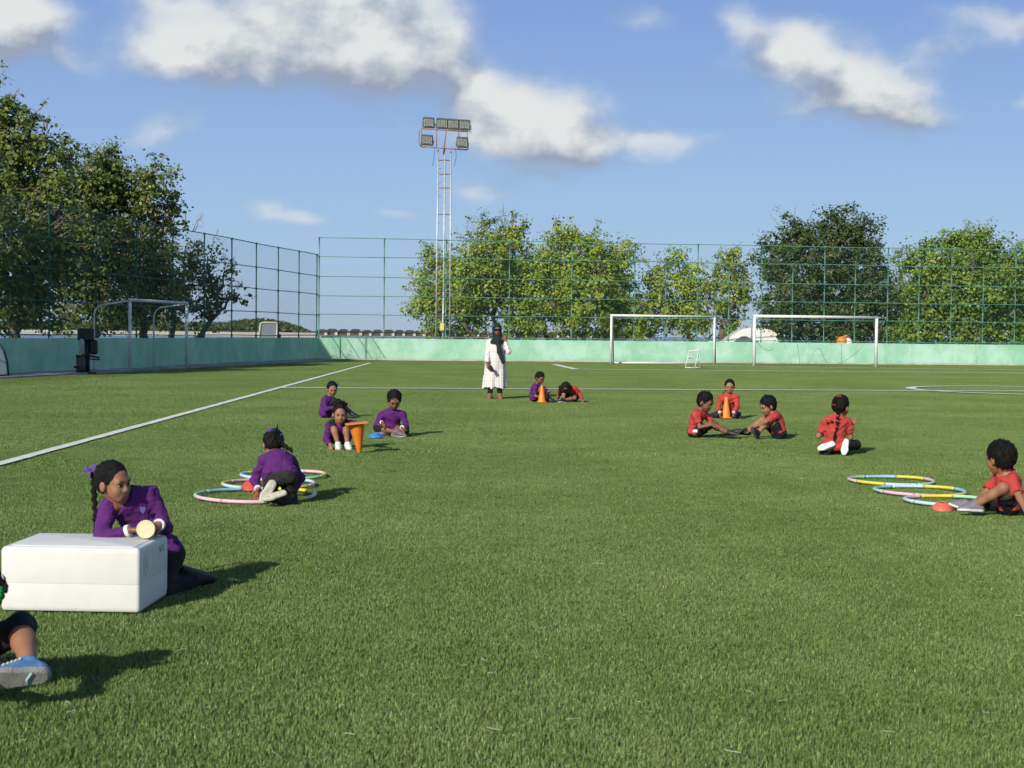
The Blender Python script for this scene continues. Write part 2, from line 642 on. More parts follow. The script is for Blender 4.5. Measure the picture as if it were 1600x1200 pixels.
TS = 1.0
NEAR_N = 13
tiles = [turf_object('turf_blades', 24000, TS * 1.06, .0028), turf_object('turf_blades', 10500, TS * 1.06, .0048)]
pts, rots = [[], []], [[], []]
for iy in range(3, 84):
    y = iy * TS
    half = .40 * y + 2.6
    for ix in range(int(-half / TS) - 1, int(half / TS) + 2):
        x = ix * TS
        P = np.array([x, y, 0])
        if (P - WL0).dot(lnrm) < PW - .9 and y > 20: continue
        if (P - WC).dot(bnrm) < .2: continue
        k = 0 if random.random() > (iy - NEAR_N) / 14.0 else 1
        pts[k].append((x, y, 0))
        rots[k].append(random.choice((0, 1, 2, 3)) * math.pi / 2)
for k in range(2):
    tile = tag(tiles[k], kind='stuff')
    tile.location = pts[k][0]
    me = bpy.data.meshes.new('turf_field')
    me.from_pydata(pts[k][1:], [], [])
    ra_ = me.attributes.new('rot', 'FLOAT', 'POINT')
    ra_.data.foreach_set('value', np.array(rots[k][1:], np.float32))
    me.materials.append(M_turf)
    turf = link(bpy.data.objects.new('turf_field', me))
    tag(turf, kind='stuff')
    gn = bpy.data.node_groups.new('turf_scatter', 'GeometryNodeTree')
    gn.interface.new_socket('Geometry', in_out='INPUT', socket_type='NodeSocketGeometry')
    gn.interface.new_socket('Geometry', in_out='OUTPUT', socket_type='NodeSocketGeometry')
    a_in, a_out = nd(gn, 'NodeGroupInput'), nd(gn, 'NodeGroupOutput')
    oi = nd(gn, 'GeometryNodeObjectInfo')
    oi.inputs['Object'].default_value = tile
    oi.inputs['As Instance'].default_value = True
    na = nd(gn, 'GeometryNodeInputNamedAttribute', data_type='FLOAT')
    na.inputs['Name'].default_value = 'rot'
    cx_ = nd(gn, 'ShaderNodeCombineXYZ')
    gn.links.new(na.outputs['Attribute'], cx_.inputs[2])
    er = nd(gn, 'FunctionNodeEulerToRotation')
    gn.links.new(cx_.outputs[0], er.inputs[0])
    ip = nd(gn, 'GeometryNodeInstanceOnPoints')
    gn.links.new(a_in.outputs[0], ip.inputs['Points'])
    gn.links.new(oi.outputs['Geometry'], ip.inputs['Instance'])
    gn.links.new(er.outputs[0], ip.inputs['Rotation'])
    gn.links.new(ip.outputs[0], a_out.inputs[0])
    md = turf.modifiers.new('scatter', 'NODES')
    md.node_group = gn

# loose pale fibres lying on the turf
M_fib = mat('loose_fibre', (.50, .54, .38), .6)
mb = MB()
for i in range(75):
    py = 535 + 660 * rng.uniform(0, 1) ** .75
    px = rng.uniform(-30, 1630)
    p = G(px, max(py, 600))
    L = rng.uniform(.02, .075)
    a0 = rng.uniform(0, 6.28)
    q = [p + np.array([0, 0, .006])]
    for k in range(4):
        a0 += rng.normal(0, .5)
        q.append(q[-1] + np.array([math.cos(a0), math.sin(a0), rng.normal(0, .06)]) * L / 4)
    mb.tube(q, rng.uniform(.0008, .0014), 4)
tag(mb.build('loose_turf_fibres', M_fib), kind='stuff')

# ------------------------------------------------------------------ painted walls
def wall_mat(name):
    m = bpy.data.materials.new(name)
    m.use_nodes = True
    nt = m.node_tree
    b = bsdf(m)
    b.inputs['Roughness'].default_value = .85
    t = nd(nt, 'ShaderNodeTexCoord')
    mp = nd(nt, 'ShaderNodeMapping')
    mp.inputs['Scale'].default_value = (1, 1, .8)
    nt.links.new(t.outputs['Object'], mp.inputs[0])
    mp2 = nd(nt, 'ShaderNodeMapping')
    mp2.inputs['Scale'].default_value = (1.6, 1.6, .22)
    nt.links.new(t.outputs['Object'], mp2.inputs[0])

    def mix(fac, A, B):
        x = nd(nt, 'ShaderNodeMix', data_type='RGBA')
        nt.links.new(fac, x.inputs['Factor'])
        for k, v in (('A', A), ('B', B)):
            if isinstance(v, tuple): x.inputs[k].default_value = (*v, 1)
            else: nt.links.new(v, x.inputs[k])
        return x.outputs['Result']
    c = mix(smooth(nt, noise(nt, mp.outputs[0], 1.1, 6, .62), .38, .62), (.30, .58, .40), (.44, .68, .54))
    c = mix(smooth(nt, noise(nt, mp.outputs[0], .35, 5, .6, 3), .48, .7), c, (.25, .55, .34))
    c = mix(mth(nt, 'MULTIPLY', smooth(nt, noise(nt, mp2.outputs[0], 2.6, 5, .6, 8), .55, .75), .45), c, (.52, .68, .58))
    c = mix(mth(nt, 'MULTIPLY', smooth(nt, noise(nt, mp.outputs[0], .55, 6, .65, 17), .66, .74), .55), c, (.55, .47, .28))
    c = mix(mth(nt, 'MULTIPLY', smooth(nt, noise(nt, mp.outputs[0], 4.5, 6, .68, 23), .52, .70), .35), c, (.50, .72, .60))
    c = mix(mth(nt, 'MULTIPLY', smooth(nt, noise(nt, mp2.outputs[0], 1.1, 6, .65, 31), .60, .72), .5), c, (.16, .36, .26))
    nt.links.new(c, b.inputs['Base Color'])
    bn = nd(nt, 'ShaderNodeBump')
    bn.inputs['Strength'].default_value = .4
    bn.inputs['Distance'].default_value = .02
    nt.links.new(noise(nt, mp.outputs[0], 12, 6), bn.inputs['Height'])
    nt.links.new(bn.outputs[0], b.inputs['Normal'])
    return m


M_wall = wall_mat('green_wall_paint')
WH, WT = 1.13, .18


def wall(name, label, a, b, n, z0=0.0):
    """a,b inner base line; n normal towards the pitch"""
    d = unit(b - a)
    L = np.linalg.norm(b - a)
    k = int(L / 1.0)
    vs, fs = [], []
    # inner face slightly wavy top
    for i in range(k + 1):
        p = a + d * L * i / k
        zt = WH + .006 * math.sin(i * 1.7) + rng.normal(0, .003)
        q = p - n * WT
        vs += [(p[0], p[1], z0 - .1), (p[0], p[1], zt), (q[0], q[1], zt), (q[0], q[1], -.4)]
    for i in range(k):
        o_ = i * 4
        for j in range(3):
            fs.append((o_ + j, o_ + j + 4, o_ + j + 5, o_ + j + 1))
    fs.append((0, 1, 2, 3))
    fs.append((k * 4 + 3, k * 4 + 2, k * 4 + 1, k * 4))
    o = mesh_np(name, vs, fs, M_wall)
    return tag(o, label, 'wall')


wall('boundary_wall', 'low green wall in its own shade running along the left side of the pitch', WLs, WC, lnrm)
wall('boundary_wall', 'low sunlit mint green wall across the far end of the pitch', WC + bdir * .004, WRe, bnrm)

# ------------------------------------------------------------------ fences
M_pipe = mat('fence_pipe_shaded_tone', (.032, .15, .105), .5, var=.35, vscale=2.5)  # pipe green of the left fence, its shade put into the colour
M_pipe2 = mat('fence_pipe_sunlit_tone', (.12, .31, .225), .5, var=.3, vscale=2.5)  # lighter copy for the far fence, sunlight put into the colour
M_clamp = mat('fence_clamp', (.03, .14, .10), .6)


def net_mat(name, col, op, cell=14.0):
    m = bpy.data.materials.new(name)
    m.use_nodes = True
    nt = m.node_tree
    b = bsdf(m)
    b.inputs['Base Color'].default_value = (*col, 1)
    b.inputs['Roughness'].default_value = .6
    t = nd(nt, 'ShaderNodeTexCoord')
    s = nd(nt, 'ShaderNodeSeparateXYZ')
    nt.links.new(t.outputs['UV'], s.inputs[0])
    # diamond mesh from the two diagonals
    a = mth(nt, 'ADD', s.outputs[0], s.outputs[1])
    c = mth(nt, 'SUBTRACT', s.outputs[0], s.outputs[1])
    w = op / 2
    fa = mth(nt, 'LESS_THAN', mth(nt, 'FRACT', mth(nt, 'MULTIPLY', a, cell)), w)
    fc = mth(nt, 'LESS_THAN', mth(nt, 'FRACT', mth(nt, 'MULTIPLY', c, cell)), w)
    f = mth(nt, 'MAXIMUM', fa, fc)
    tr = nd(nt, 'ShaderNodeBsdfTransparent')
    mxs = nd(nt, 'ShaderNodeMixShader')
    nt.links.new(f, mxs.inputs[0])
    nt.links.new(tr.outputs[0], mxs.inputs[1])
    nt.links.new(b.outputs[0], mxs.inputs[2])
    out = [n for n in nt.nodes if n.type == 'OUTPUT_MATERIAL'][0]
    nt.links.new(mxs.outputs[0], out.inputs[0])
    return m


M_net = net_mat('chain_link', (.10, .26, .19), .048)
M_netl = net_mat('chain_link_shaded', (.05, .115, .09), .15)  # denser copy for the left fence, shade put into its darker green
M_gnet = net_mat('goal_net', (.10, .16, .13), .16, 9)


def net_sheet(name, P, Q, z0, z1, parent, m, sag=0.0, nx=24, nz=6):
    P, Q = np.asarray(P, float), np.asarray(Q, float)
    L = np.linalg.norm(Q - P)
    vs, fs, uv = [], [], []
    nrm = np.array([-(Q - P)[1], (Q - P)[0], 0]) / L
    for i in range(nx + 1):
        for j in range(nz + 1):
            p = P + (Q - P) * i / nx
            z = z0 + (z1 - z0) * j / nz
            p = p + nrm * sag * math.sin(i * 1.3 + j) * (0 if j in (0, nz) else 1)
            vs.append((p[0], p[1], z))
            uv.append((L * i / nx, z))
    for i in range(nx):
        for j in range(nz):
            a = i * (nz + 1) + j
            fs.append((a, a + nz + 1, a + nz + 2, a + 1))
    o = mesh_np(name, vs, fs, m, parent)
    ul = o.data.uv_layers.new(name='UVMap')
    for lp in o.data.loops:
        ul.data[lp.index].uv = uv[lp.vertex_index]
    return o


def fence(label, base, n, posts, rails, top, m, half=None, L0=None, L1=None, net=None):
    """posts: base points on the wall line (world); rails: heights"""
    t = thing('pipe_fence', label, 'fence', (0, 0, 0))
    off = -n * WT * .5
    for k, p in enumerate(posts):
        p = p + off
        h = top if not (half and half[k]) else rails[1]
        q, rr = [(p[0], p[1], WH - .02)], [.029]
        for z in sorted(rails):
            if z > h + .01: continue
            for dz, r_ in ((-.06, .029), (-.055, .046), (.045, .046), (.05, .029)):
                q.append((p[0], p[1], z + dz))
                rr.append(r_)
        MB().tube(q, rr, 8).build('post', m, t, True)
    for h in rails:
        a, b_ = L0 + off + n * .05, L1 + off + n * .05
        seg = int(np.linalg.norm(b_ - a) / 1.5)
        q = []
        for i in range(seg + 1):
            p = a + (b_ - a) * i / seg
            q.append((p[0], p[1], h + .012 * math.sin(i * .9 + h * 3)))
        MB().tube(q, .021, 6).build('rail', m, t, True)
    net_sheet('chain_link_netting', L0 + off + n * .09, L1 + off + n * .09, WH, top, t, net or M_net, .01, 60, 6)
    return t


LT = 5.5
lp_px = [469, 437, 403, 365, 322, 273, 217, 154, 81, 0, -95, -210]
lposts = [WC.copy()]
for k in lp_px:
    # point of the wall line seen at this column (solve along the wall)
    best = min(np.linspace(0, 44, 881), key=lambda s: abs(((WC - ldir * s - CAMP).dot(CR) / (WC - ldir * s - CAMP).dot(CF)) * FPX + 800 - k))
    lposts.append(WC - ldir * best)
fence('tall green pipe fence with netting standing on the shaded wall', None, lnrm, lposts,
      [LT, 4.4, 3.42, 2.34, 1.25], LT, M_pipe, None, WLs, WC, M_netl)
BT = 6.4
bx = [498, 599.5, 696, 795, 892.5, 990.5, 1039, 1089, 1138, 1189, 1237, 1287, 1335, 1386, 1434.6, 1485, 1535, 1585, 1634, 1683]
bh = [0, 0, 0, 0, 0, 0, 1, 0, 1, 0, 1, 0, 1, 0, 1, 0, 1, 0, 1, 0]
bposts = []
for k in bx:
    best = min(np.linspace(0, 50, 5001), key=lambda s: abs(((WC + bdir * s - CAMP).dot(CR) / (WC + bdir * s - CAMP).dot(CF)) * FPX + 800 - k))
    bposts.append(WC + bdir * best)
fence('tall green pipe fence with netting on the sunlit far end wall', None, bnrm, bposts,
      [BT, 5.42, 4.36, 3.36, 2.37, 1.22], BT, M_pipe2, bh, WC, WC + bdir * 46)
# ------------------------------------------------------------------ trees
M_bark = mat('bark', (.17, .13, .10), .9, var=.5, vscale=6, bump=.6, bscale=25)
M_twig = mat('dry_twig', (.26, .21, .17), .9)


def leaf_mat(name, c1, c2):
    m = bpy.data.materials.new(name)
    m.use_nodes = True
    nt = m.node_tree
    b = bsdf(m)
    b.inputs['Roughness'].default_value = .42
    b.inputs['Specular IOR Level'].default_value = .35
    at = nd(nt, 'ShaderNodeAttribute', attribute_name='leaf')
    mx = nd(nt, 'ShaderNodeMix', data_type='RGBA')
    s = nd(nt, 'ShaderNodeSeparateColor')
    nt.links.new(at.outputs['Color'], s.inputs[0])
    nt.links.new(s.outputs[0], mx.inputs['Factor'])
    mx.inputs['A'].default_value = (*c1, 1)
    mx.inputs['B'].default_value = (*c2, 1)
    hs = nd(nt, 'ShaderNodeMix', data_type='RGBA', blend_type='MULTIPLY')
    hs.inputs['Factor'].default_value = 1
    vv = nd(nt, 'ShaderNodeCombineColor')
    for i in range(3): nt.links.new(s.outputs[1], vv.inputs[i])
    nt.links.new(mx.outputs['Result'], hs.inputs['A'])
    nt.links.new(vv.outputs[0], hs.inputs['B'])
    nt.links.new(hs.outputs['Result'], b.inputs['Base Color'])
    tl = nd(nt, 'ShaderNodeBsdfTranslucent')
    nt.links.new(hs.outputs['Result'], tl.inputs['Color'])
    ms = nd(nt, 'ShaderNodeMixShader')
    ms.inputs[0].default_value = .34
    nt.links.new(b.outputs[0], ms.inputs[1])
    nt.links.new(tl.outputs[0], ms.inputs[2])
    out = [n for n in nt.nodes if n.type == 'OUTPUT_MATERIAL'][0]
    nt.links.new(ms.outputs[0], out.inputs[0])
    return m


M_leafA = leaf_mat('leaf_yellow_green', (.140, .245, .026), (.47, .53, .070))
M_leafB = leaf_mat('leaf_dark_green', (.045, .090, .022), (.14, .185, .042))
M_leafC = leaf_mat('leaf_mid_green', (.100, .210, .032), (.33, .44, .072))
M_leafL = leaf_mat('leaf_olive_green', (.078, .132, .028), (.27, .305, .072))


def leaves_mesh(name, P, N, size, tint, val, m, parent):
    """P centres, N normals; each leaf is a folded rounded blade"""
    n = len(P)
    N = N / np.linalg.norm(N, axis=1, keepdims=True)
    A = rng.normal(size=(n, 3))
    T = np.cross(N, A)
    T /= np.linalg.norm(T, axis=1, keepdims=True)
    B = np.cross(N, T)
    L = size[:, None]
    prof = [(-.5, 0, .0), (-.15, .36, .07), (.28, .30, .05), (.55, 0, -.06), (.28, -.30, .05), (-.15, -.36, .07)]
    V = np.stack([P + T * L * a + B * L * w_ + N * L * u_ for a, w_, u_ in prof], 1)
    base = (np.arange(n) * 6)[:, None]
    F = np.concatenate([base + np.array([0, 1, 2, 3]), base + np.array([0, 3, 4, 5])], 0)
    o = mesh_np(name, V.reshape(-1, 3), F, m, parent)
    C = np.stack([tint, val, val, np.ones(n)], 1)
    ca_ = o.data.color_attributes.new('leaf', 'FLOAT_COLOR', 'POINT')
    ca_.data.foreach_set('color', np.repeat(C, 6, 0).astype(np.float32).ravel())
    return o


def wob(a, b, n, amp):
    a, b = np.asarray(a, float), np.asarray(b, float)
    L = np.linalg.norm(b - a)
    q = [a]
    for i in range(1, n):
        q.append(a + (b - a) * i / n + rng.normal(0, amp * L, 3) * math.sin(math.pi * i / n))
    q.append(b)
    return q


def tree(label, bx_, Y, blobs, m, nleaf, lsz=.17, trunks=None, group=None, cl_r=.42, twigs=0, gap=.35, z0=-.2, dead=0.0, tr=.16):
    """blobs: (px, py, radius px, depth offset m, weight) seen from the photograph, turned into real crown volumes at depth Y"""
    mpp = Y / FPX
    base = AT(bx_, 523, Y)
    base[2] = z0
    t = thing('leafy_tree', label, 'tree', base, 0, group)
    Bl = []
    for (px, py, r, dy, w) in blobs:
        c = AT(px, py, Y + dy) - base
        Bl.append((c, r * mpp * 1.08, w))
    tb = MB()
    tw = MB()
    # trunks from the ground to forks
    forks = []
    for (ax, ay, fx, fy) in (trunks or [(bx_, 560, bx_, 480)]):
        a = AT(ax, 523, Y + rng.uniform(-.4, .4)) - base
        a[2] = 0
        f = AT(fx, fy, Y + rng.uniform(-.3, .3)) - base
        q = wob(a, f, 6, .045)
        tb.tube(q, np.linspace(tr * 1.15, tr * .62, 7), 9)
        forks.append(f)
    for (c, r, w) in Bl:
        f = min(forks, key=lambda g: np.linalg.norm(g - c))
        tb.tube(wob(f, c, 6, .07), np.linspace(tr * .55, .03, 7), 7)
    P, N, S, Tn, Vl = [], [], [], [], []
    nleaf *= 1.75
    lsz *= .88
    tot = sum(w * r ** 2 for c, r, w in Bl)
    for (c, r, w) in Bl:
        nl = int(nleaf * w * r ** 2 / tot)
        ncl = max(3, nl // 26)
        ph = rng.uniform(0, 6.28, 6)
        for k in range(ncl):
            d = unit(rng.normal(size=3))
            lump = 1 + .22 * math.sin(3 * math.atan2(d[1], d[0]) + ph[0]) * math.cos(2.3 * d[2] + ph[1]) + .16 * math.sin(5 * d[0] + 4 * d[2] + ph[2])
            rr = r * lump * rng.uniform(.06, 1) ** .42
            p = c + d * rr * np.array([1, .9, .95])
            spray = rng.uniform() < .10
            if spray:
                p = c + d * r * rng.uniform(1.02, 1.32)
                tw.tube(wob(c + d * r * .7, p, 3, .06), [.018, .013, .010, .006], 4)
            if not spray and math.sin(p[0] * 2.6 + ph[3]) * math.sin(p[2] * 3.1 + ph[4]) * math.sin(p[1] * 2.3 + ph[5]) > gap:
                continue
            cr = cl_r * rng.uniform(.55, 1.25)
            if rng.uniform() < .4:
                tw.tube(wob(c + (p - c) * rng.uniform(.1, .5), p, 3, .08), [.022, .016, .011, .006], 4)
            n_here = int(26 * rng.uniform(.5, 1.4)) if not spray else int(rng.integers(4, 12))
            if spray: cr *= .7
            ctint = np.clip(rng.normal(.42, .22), 0, 1)
            for _ in range(n_here):
                e = rng.normal(size=3) * cr * np.array([.55, .55, .42])
                P.append(p + e)
                nn = unit(e) * .6 + d * .55 + np.array([-.15, -.25, .55]) + rng.normal(size=3) * .55
                N.append(nn)
                S.append(lsz * rng.uniform(.6, 1.25))
                Tn.append(np.clip(ctint + rng.normal(0, .2), 0, 1))
                Vl.append(rng.uniform(.7, 1.25))
        if dead:
            pass
    for k in range(twigs):
        c, r, w = Bl[rng.integers(len(Bl))]
        d = unit(rng.normal(size=3) * np.array([.6, .5, .3]) + np.array([0, 0, 1.0]))
        a = c + d * r * .6
        e = c + d * r * rng.uniform(1.15, 1.5)
        q = wob(a, e, 5, .05)
        tw.tube(q, np.linspace(.022, .006, 6), 4)
        for j in range(3):
            s = q[2 + j]
            tw.tube(wob(s, s + unit(d + rng.normal(size=3) * .6) * r * .28, 3, .06), [.012, .009, .007, .005], 4)
    leaves_mesh('crown', np.array(P), np.array(N), np.array(S), np.array(Tn), np.array(Vl), m, t)
    tk = tb.build('trunk', M_bark, t, True)
    tk['label'] = 'grey-brown trunk and limbs'
    if tw.v: tw.build('twigs', M_twig, t)['kind'] = 'stuff'
    return t


GT = 'trees beyond the far end wall'
GL = 'trees beyond the left wall'
# far row, left to right
tree('yellowish green spreading tree behind the floodlight mast', 730, 82,
     [(685, 425, 40, 1, 1), (668, 470, 32, 0, 1.1), (720, 470, 46, 1, 1), (765, 400, 50, 0, 1), (795, 372, 34, 1, .8), (745, 440, 50, -1, 1), (800, 440, 52, 1, 1),
      (690, 510, 30, 0, .8), (740, 505, 32, 1, .6), (845, 415, 36, 1, .6), (820, 490, 40, 0, .7)],
     M_leafA, 21000, .19, [(800, 540, 770, 495), (790, 540, 720, 500)], GT, .42, 16, .30)
tree('yellow-green tree with bare twigs on top behind the woman and the two seated children', 905, 83,
     [(905, 400, 48, 0, 1), (880, 372, 26, 1, .7), (945, 420, 44, 1, 1), (970, 400, 26, 0, .7), (860, 450, 46, 0, 1), (915, 455, 50, -1, 1), (965, 465, 42, 1, 1),
      (900, 505, 36, 0, .7), (950, 510, 36, 1, .8), (815, 512, 26, -1, .9), (985, 505, 28, 0, .7)],
     M_leafA, 20000, .19, [(915, 540, 900, 485), (865, 540, 850, 500), (940, 540, 950, 490)], GT, .42, 14, .34)
tree('thin crowned pale green tree above the left far goal', 1085, 84,
     [(1030, 435, 30, 0, .8), (1060, 410, 24, 1, .5), (1085, 445, 36, 0, .9), (1130, 425, 32, 1, .55), (1150, 400, 22, 0, .35), (1145, 455, 32, 0, .9), (1030, 480, 34, 1, 1),
      (1075, 490, 40, 0, 1), (1010, 510, 24, 0, .8), (1130, 500, 34, 1, .7), (1170, 440, 16, 0, .3), (1100, 520, 16, 0, .5)],
     M_leafA, 11500, .19, [(1125, 540, 1145, 470), (1080, 540, 1075, 500)], GT, .36, 14, .24)
tree('tallest dark green dense tree above the right far goal', 1290, 83,
     [(1240, 375, 40, 0, 1), (1215, 410, 36, 1, 1), (1310, 360, 38, 0, 1), (1350, 375, 34, 1, .9), (1290, 400, 46, -1, 1), (1345, 420, 42, 0, 1), (1240, 450, 48, 0, 1),
      (1305, 460, 50, 1, 1.1), (1212, 490, 36, -1.6, 1), (1222, 508, 24, -2.2, .8), (1270, 505, 40, 0, 1.1), (1340, 500, 44, 1, 1.1), (1300, 535, 34, 1, .8), (1360, 470, 40, 0, 1)],
     M_leafB, 27000, .19, [(1290, 545, 1290, 470), (1340, 545, 1330, 480)], GT, .40, 5, .42)
tree('bare twigged tree with a few leaves between the dark tree and the far right one', 1415, 84,
     [(1405, 420, 26, 0, .35), (1400, 470, 30, 1, .8), (1420, 500, 36, 0, 1), (1385, 520, 30, 0, 1), (1440, 450, 26, 0, .7)],
     M_leafC, 5200, .18, [(1425, 545, 1410, 470)], GT, .38, 26, .3)
tree('bright mid green round tree at the far right end of the row', 1520, 82,
     [(1450, 410, 36, 0, 1), (1500, 395, 40, 1, 1), (1530, 375, 26, 0, .8), (1555, 410, 40, 1, 1), (1460, 460, 46, 0, 1), (1520, 450, 50, -1, 1.1), (1580, 455, 46, 1, 1),
      (1440, 510, 36, 0, 1), (1500, 510, 44, 0, 1), (1560, 515, 42, 0, 1)],
     M_leafC, 23000, .20, [(1510, 545, 1500, 490), (1450, 545, 1440, 480)], GT, .42, 6, .40)
tree('mid green tree cut by the right edge of the picture', 1640, 84,
     [(1600, 420, 34, 0, 1), (1640, 400, 44, 1, 1), (1620, 470, 46, 0, 1), (1670, 460, 50, 0, 1), (1610, 515, 36, 0, 1), (1660, 515, 44, 0, 1)],
     M_leafC, 13000, .20, [(1640, 545, 1640, 480)], GT, .42, 4, .42)
# left group
tree('tallest olive green tree cut by the left edge of the picture', -40, 49,
     [(15, 205, 52, 0, 1), (-60, 190, 80, 1, 1), (70, 235, 42, 0, .9), (20, 280, 75, 1, 1.1), (85, 310, 55, 0, 1), (-60, 260, 90, 1, 1), (20, 390, 85, -1, 1.2), (90, 400, 55, 0, 1),
      (-60, 380, 90, 0, 1), (15, 465, 60, 0, 1), (60, 475, 40, 1, .8), (-50, 470, 60, 0, 1), (12, 165, 22, 0, .6)],
     M_leafL, 30000, .165, [(30, 555, 25, 450), (-60, 560, -50, 430)], GL, .34, 8, .36, tr=.22)
tree('olive green tree with airy top behind the left goal', 150, 59,
     [(150, 270, 42, 0, .8), (175, 250, 26, 1, .6), (125, 320, 48, 0, 1), (190, 310, 50, 1, 1), (240, 285, 34, 0, .8), (255, 335, 38, 1, .8), (150, 390, 62, 0, 1.1), (215, 400, 62, 1, 1.1),
      (130, 455, 46, 0, 1.1), (190, 470, 50, 0, 1.1), (250, 455, 44, 1, 1), (100, 500, 22, 0, .5)],
     M_leafL, 23000, .165, [(150, 555, 150, 470), (235, 555, 215, 470)], GL, .34, 12, .32, tr=.2)
tree('thin leaved tree leaning over the left wall with a long low branch to the right', 270, 65,
     [(290, 385, 40, 0, .7), (270, 440, 40, 1, 1), (325, 400, 30, 0, .45), (315, 440, 38, 1, .8), (350, 425, 26, 0, .4), (300, 480, 36, 0, .9), (345, 465, 30, 1, .6), (375, 460, 16, 0, .25), (250, 495, 26, 0, .8),
      (330, 495, 22, 0, .5)],
     M_leafL, 5200, .165, [(262, 560, 270, 500), (262, 560, 330, 500)], GL, .30, 26, .05, tr=.17)
tree('olive green tree beside the shelter, mostly outside the frame', -190, 41,
     [(-190, 330, 120, 0, 1), (-110, 260, 80, 0, 1), (-250, 240, 110, 0, 1), (-90, 400, 70, 0, 1), (-170, 230, 80, 0, 1)],
     M_leafL, 9000, .18, [(-180, 600, -170, 400)], GL, .4, 4, .4, tr=.22)

# ------------------------------------------------------------------ far island and water bungalows
M_isl = leaf_mat('far_scrub', (.060, .085, .030), (.15, .17, .065))
M_islg = mat('island_ground', (.07, .085, .035), .95, var=.5, vscale=.06, bump=.8, bscale=.3)
M_beach = mat('beach_sand', (.62, .56, .45), .95, var=.15, vscale=.05)
ID = 900.0
vs, fs = [], []
xs = np.linspace(-480, -118, 91)
Yrow = [ID - 22, ID - 12, ID, ID + 40, ID + 80]


def hill(px):
    pts_ = [(-300, 9), (0, 12), (130, 13), (230, 14), (300, 13), (340, 15), (380, 20), (405, 20), (430, 16), (455, 9), (470, 3), (480, 0)]
    return float(np.interp(px, [p[0] for p in pts_], [p[1] for p in pts_]))


for x in xs:
    h = hill(x / ID * FPX + 800) * ID / FPX
    for k, y in enumerate(Yrow):
        z = (-1.6, .8, 1.0 + .6 * h, 1.2 + h, -1.6)[k]
        vs.append((x, y, z))
for i in range(len(xs) - 1):
    for k in range(4):
        a = i * 5 + k
        fs.append((a, a + 5, a + 6, a + 1))
o = mesh_np('island_hill', vs, fs, M_islg, smooth_=True)
tag(o, kind='structure')
vs2 = []
for x in xs:
    vs2 += [(x, ID - 26, -1.55), (x, ID - 14, .6), (x, ID - 10.5, 1.35)]
fs2 = []
for i in range(len(xs) - 1):
    for k in range(2):
        a = i * 3 + k
        fs2.append((a, a + 3, a + 4, a + 1))
tag(mesh_np('beach', vs2, fs2, M_beach), kind='structure')
n = 9000
X = rng.uniform(-480, -122, n)
tt = rng.uniform(0, 1, n)
Hh = np.array([hill(x / ID * FPX + 800) * ID / FPX for x in X])
Pp = np.stack([X, ID - 9 + tt * 50, 1.1 + Hh * (.35 + .65 * np.minimum(1, tt * 1.6)) * rng.uniform(.75, 1.08, n)], 1)
o = leaves_mesh('far_wood', Pp, rng.normal(size=(n, 3)) + np.array([-.3, -.8, .6]), rng.uniform(1.2, 3.0, n), rng.uniform(0, 1, n), rng.uniform(.6, 1.25, n), M_isl, None)
tag(o, kind='stuff')

M_roof = mat('thatch_roof', (.060, .050, .056), .95, var=.3, vscale=.6)
M_bwall = mat('bungalow_timber', (.125, .066, .062), .8, var=.3, vscale=.6)
M_bwhite = mat('bungalow_white', (.50, .45, .43), .8)
M_stilt = mat('stilt_wood', (.30, .25, .22), .9)
BD = 800.0


def bungalow():
    t = thing('water_bungalow', 'dark roofed bungalow in the long row on stilts over the sea', 'bungalow', (0, 0, 0), 0, 'bungalows on stilts over the sea')
    m = MB()
    m.poly([(-3.3, -3, 3.9), (3.3, -3, 3.9), (3.3, 3, 3.9), (-3.3, 3, 3.9), (-1.5, 0, 5.7), (1.5, 0, 5.7)],
           [(0, 1, 5, 4), (1, 2, 5), (2, 3, 4, 5), (3, 0, 4), (3, 2, 1, 0)])
    m.build('roof', M_roof, t)
    MB().box((-.45, 0, 2.75), (4.3, 4.4, 2.3)).build('wall', M_bwall, t)
    MB().box((2.45, -.6, 2.8), (1.4, 3.2, 2.0)).build('bathroom_wall', M_bwhite, t)
    for x in (-2.6, -.9, .9, 2.6):
        MB().tube([(x, -2.2, -1), (x, -2.2, 1.5)], .16, 5).build('stilt', M_stilt, t)
    MB().box((0, -2.9, 1.5), (6.0, 1.4, .2)).build('deck', M_stilt, t)
    return t


def copy_tree(o, parent=None):
    c = o.copy()
    COL.objects.link(c)
    if parent: c.parent = parent
    for ch in list(o.children):
        copy_tree(ch, c)
    return c


b0 = bungalow()
kk = 0
px = 503.0
while px < 1010:
    p = AT(px, 523, BD + kk * 1.2)
    o = b0 if kk == 0 else copy_tree(b0)
    o.location = (p[0], p[1], -1.5)
    o.rotation_euler = (0, 0, rng.normal(0, .16))
    o.scale = (rng.uniform(1.02, 1.2), 1, rng.uniform(.82, .92))
    px += 17.3 + rng.normal(0, 1.1)
    kk += 1
jt = MB()
ja, jb = AT(430, 523, BD + 8), AT(1030, 523, BD + 45)
jt.box(((ja[0] + jb[0]) / 2, (ja[1] + jb[1]) / 2, 0.1), (np.linalg.norm(jb - ja), 2, .3), [[*unit(jb - ja)[:2], 0], [-unit(jb - ja)[1], unit(jb - ja)[0], 0], [0, 0, 1]])
tag(jt.build('jetty', M_stilt), 'long low wooden jetty running behind the stilt bungalows', 'jetty')

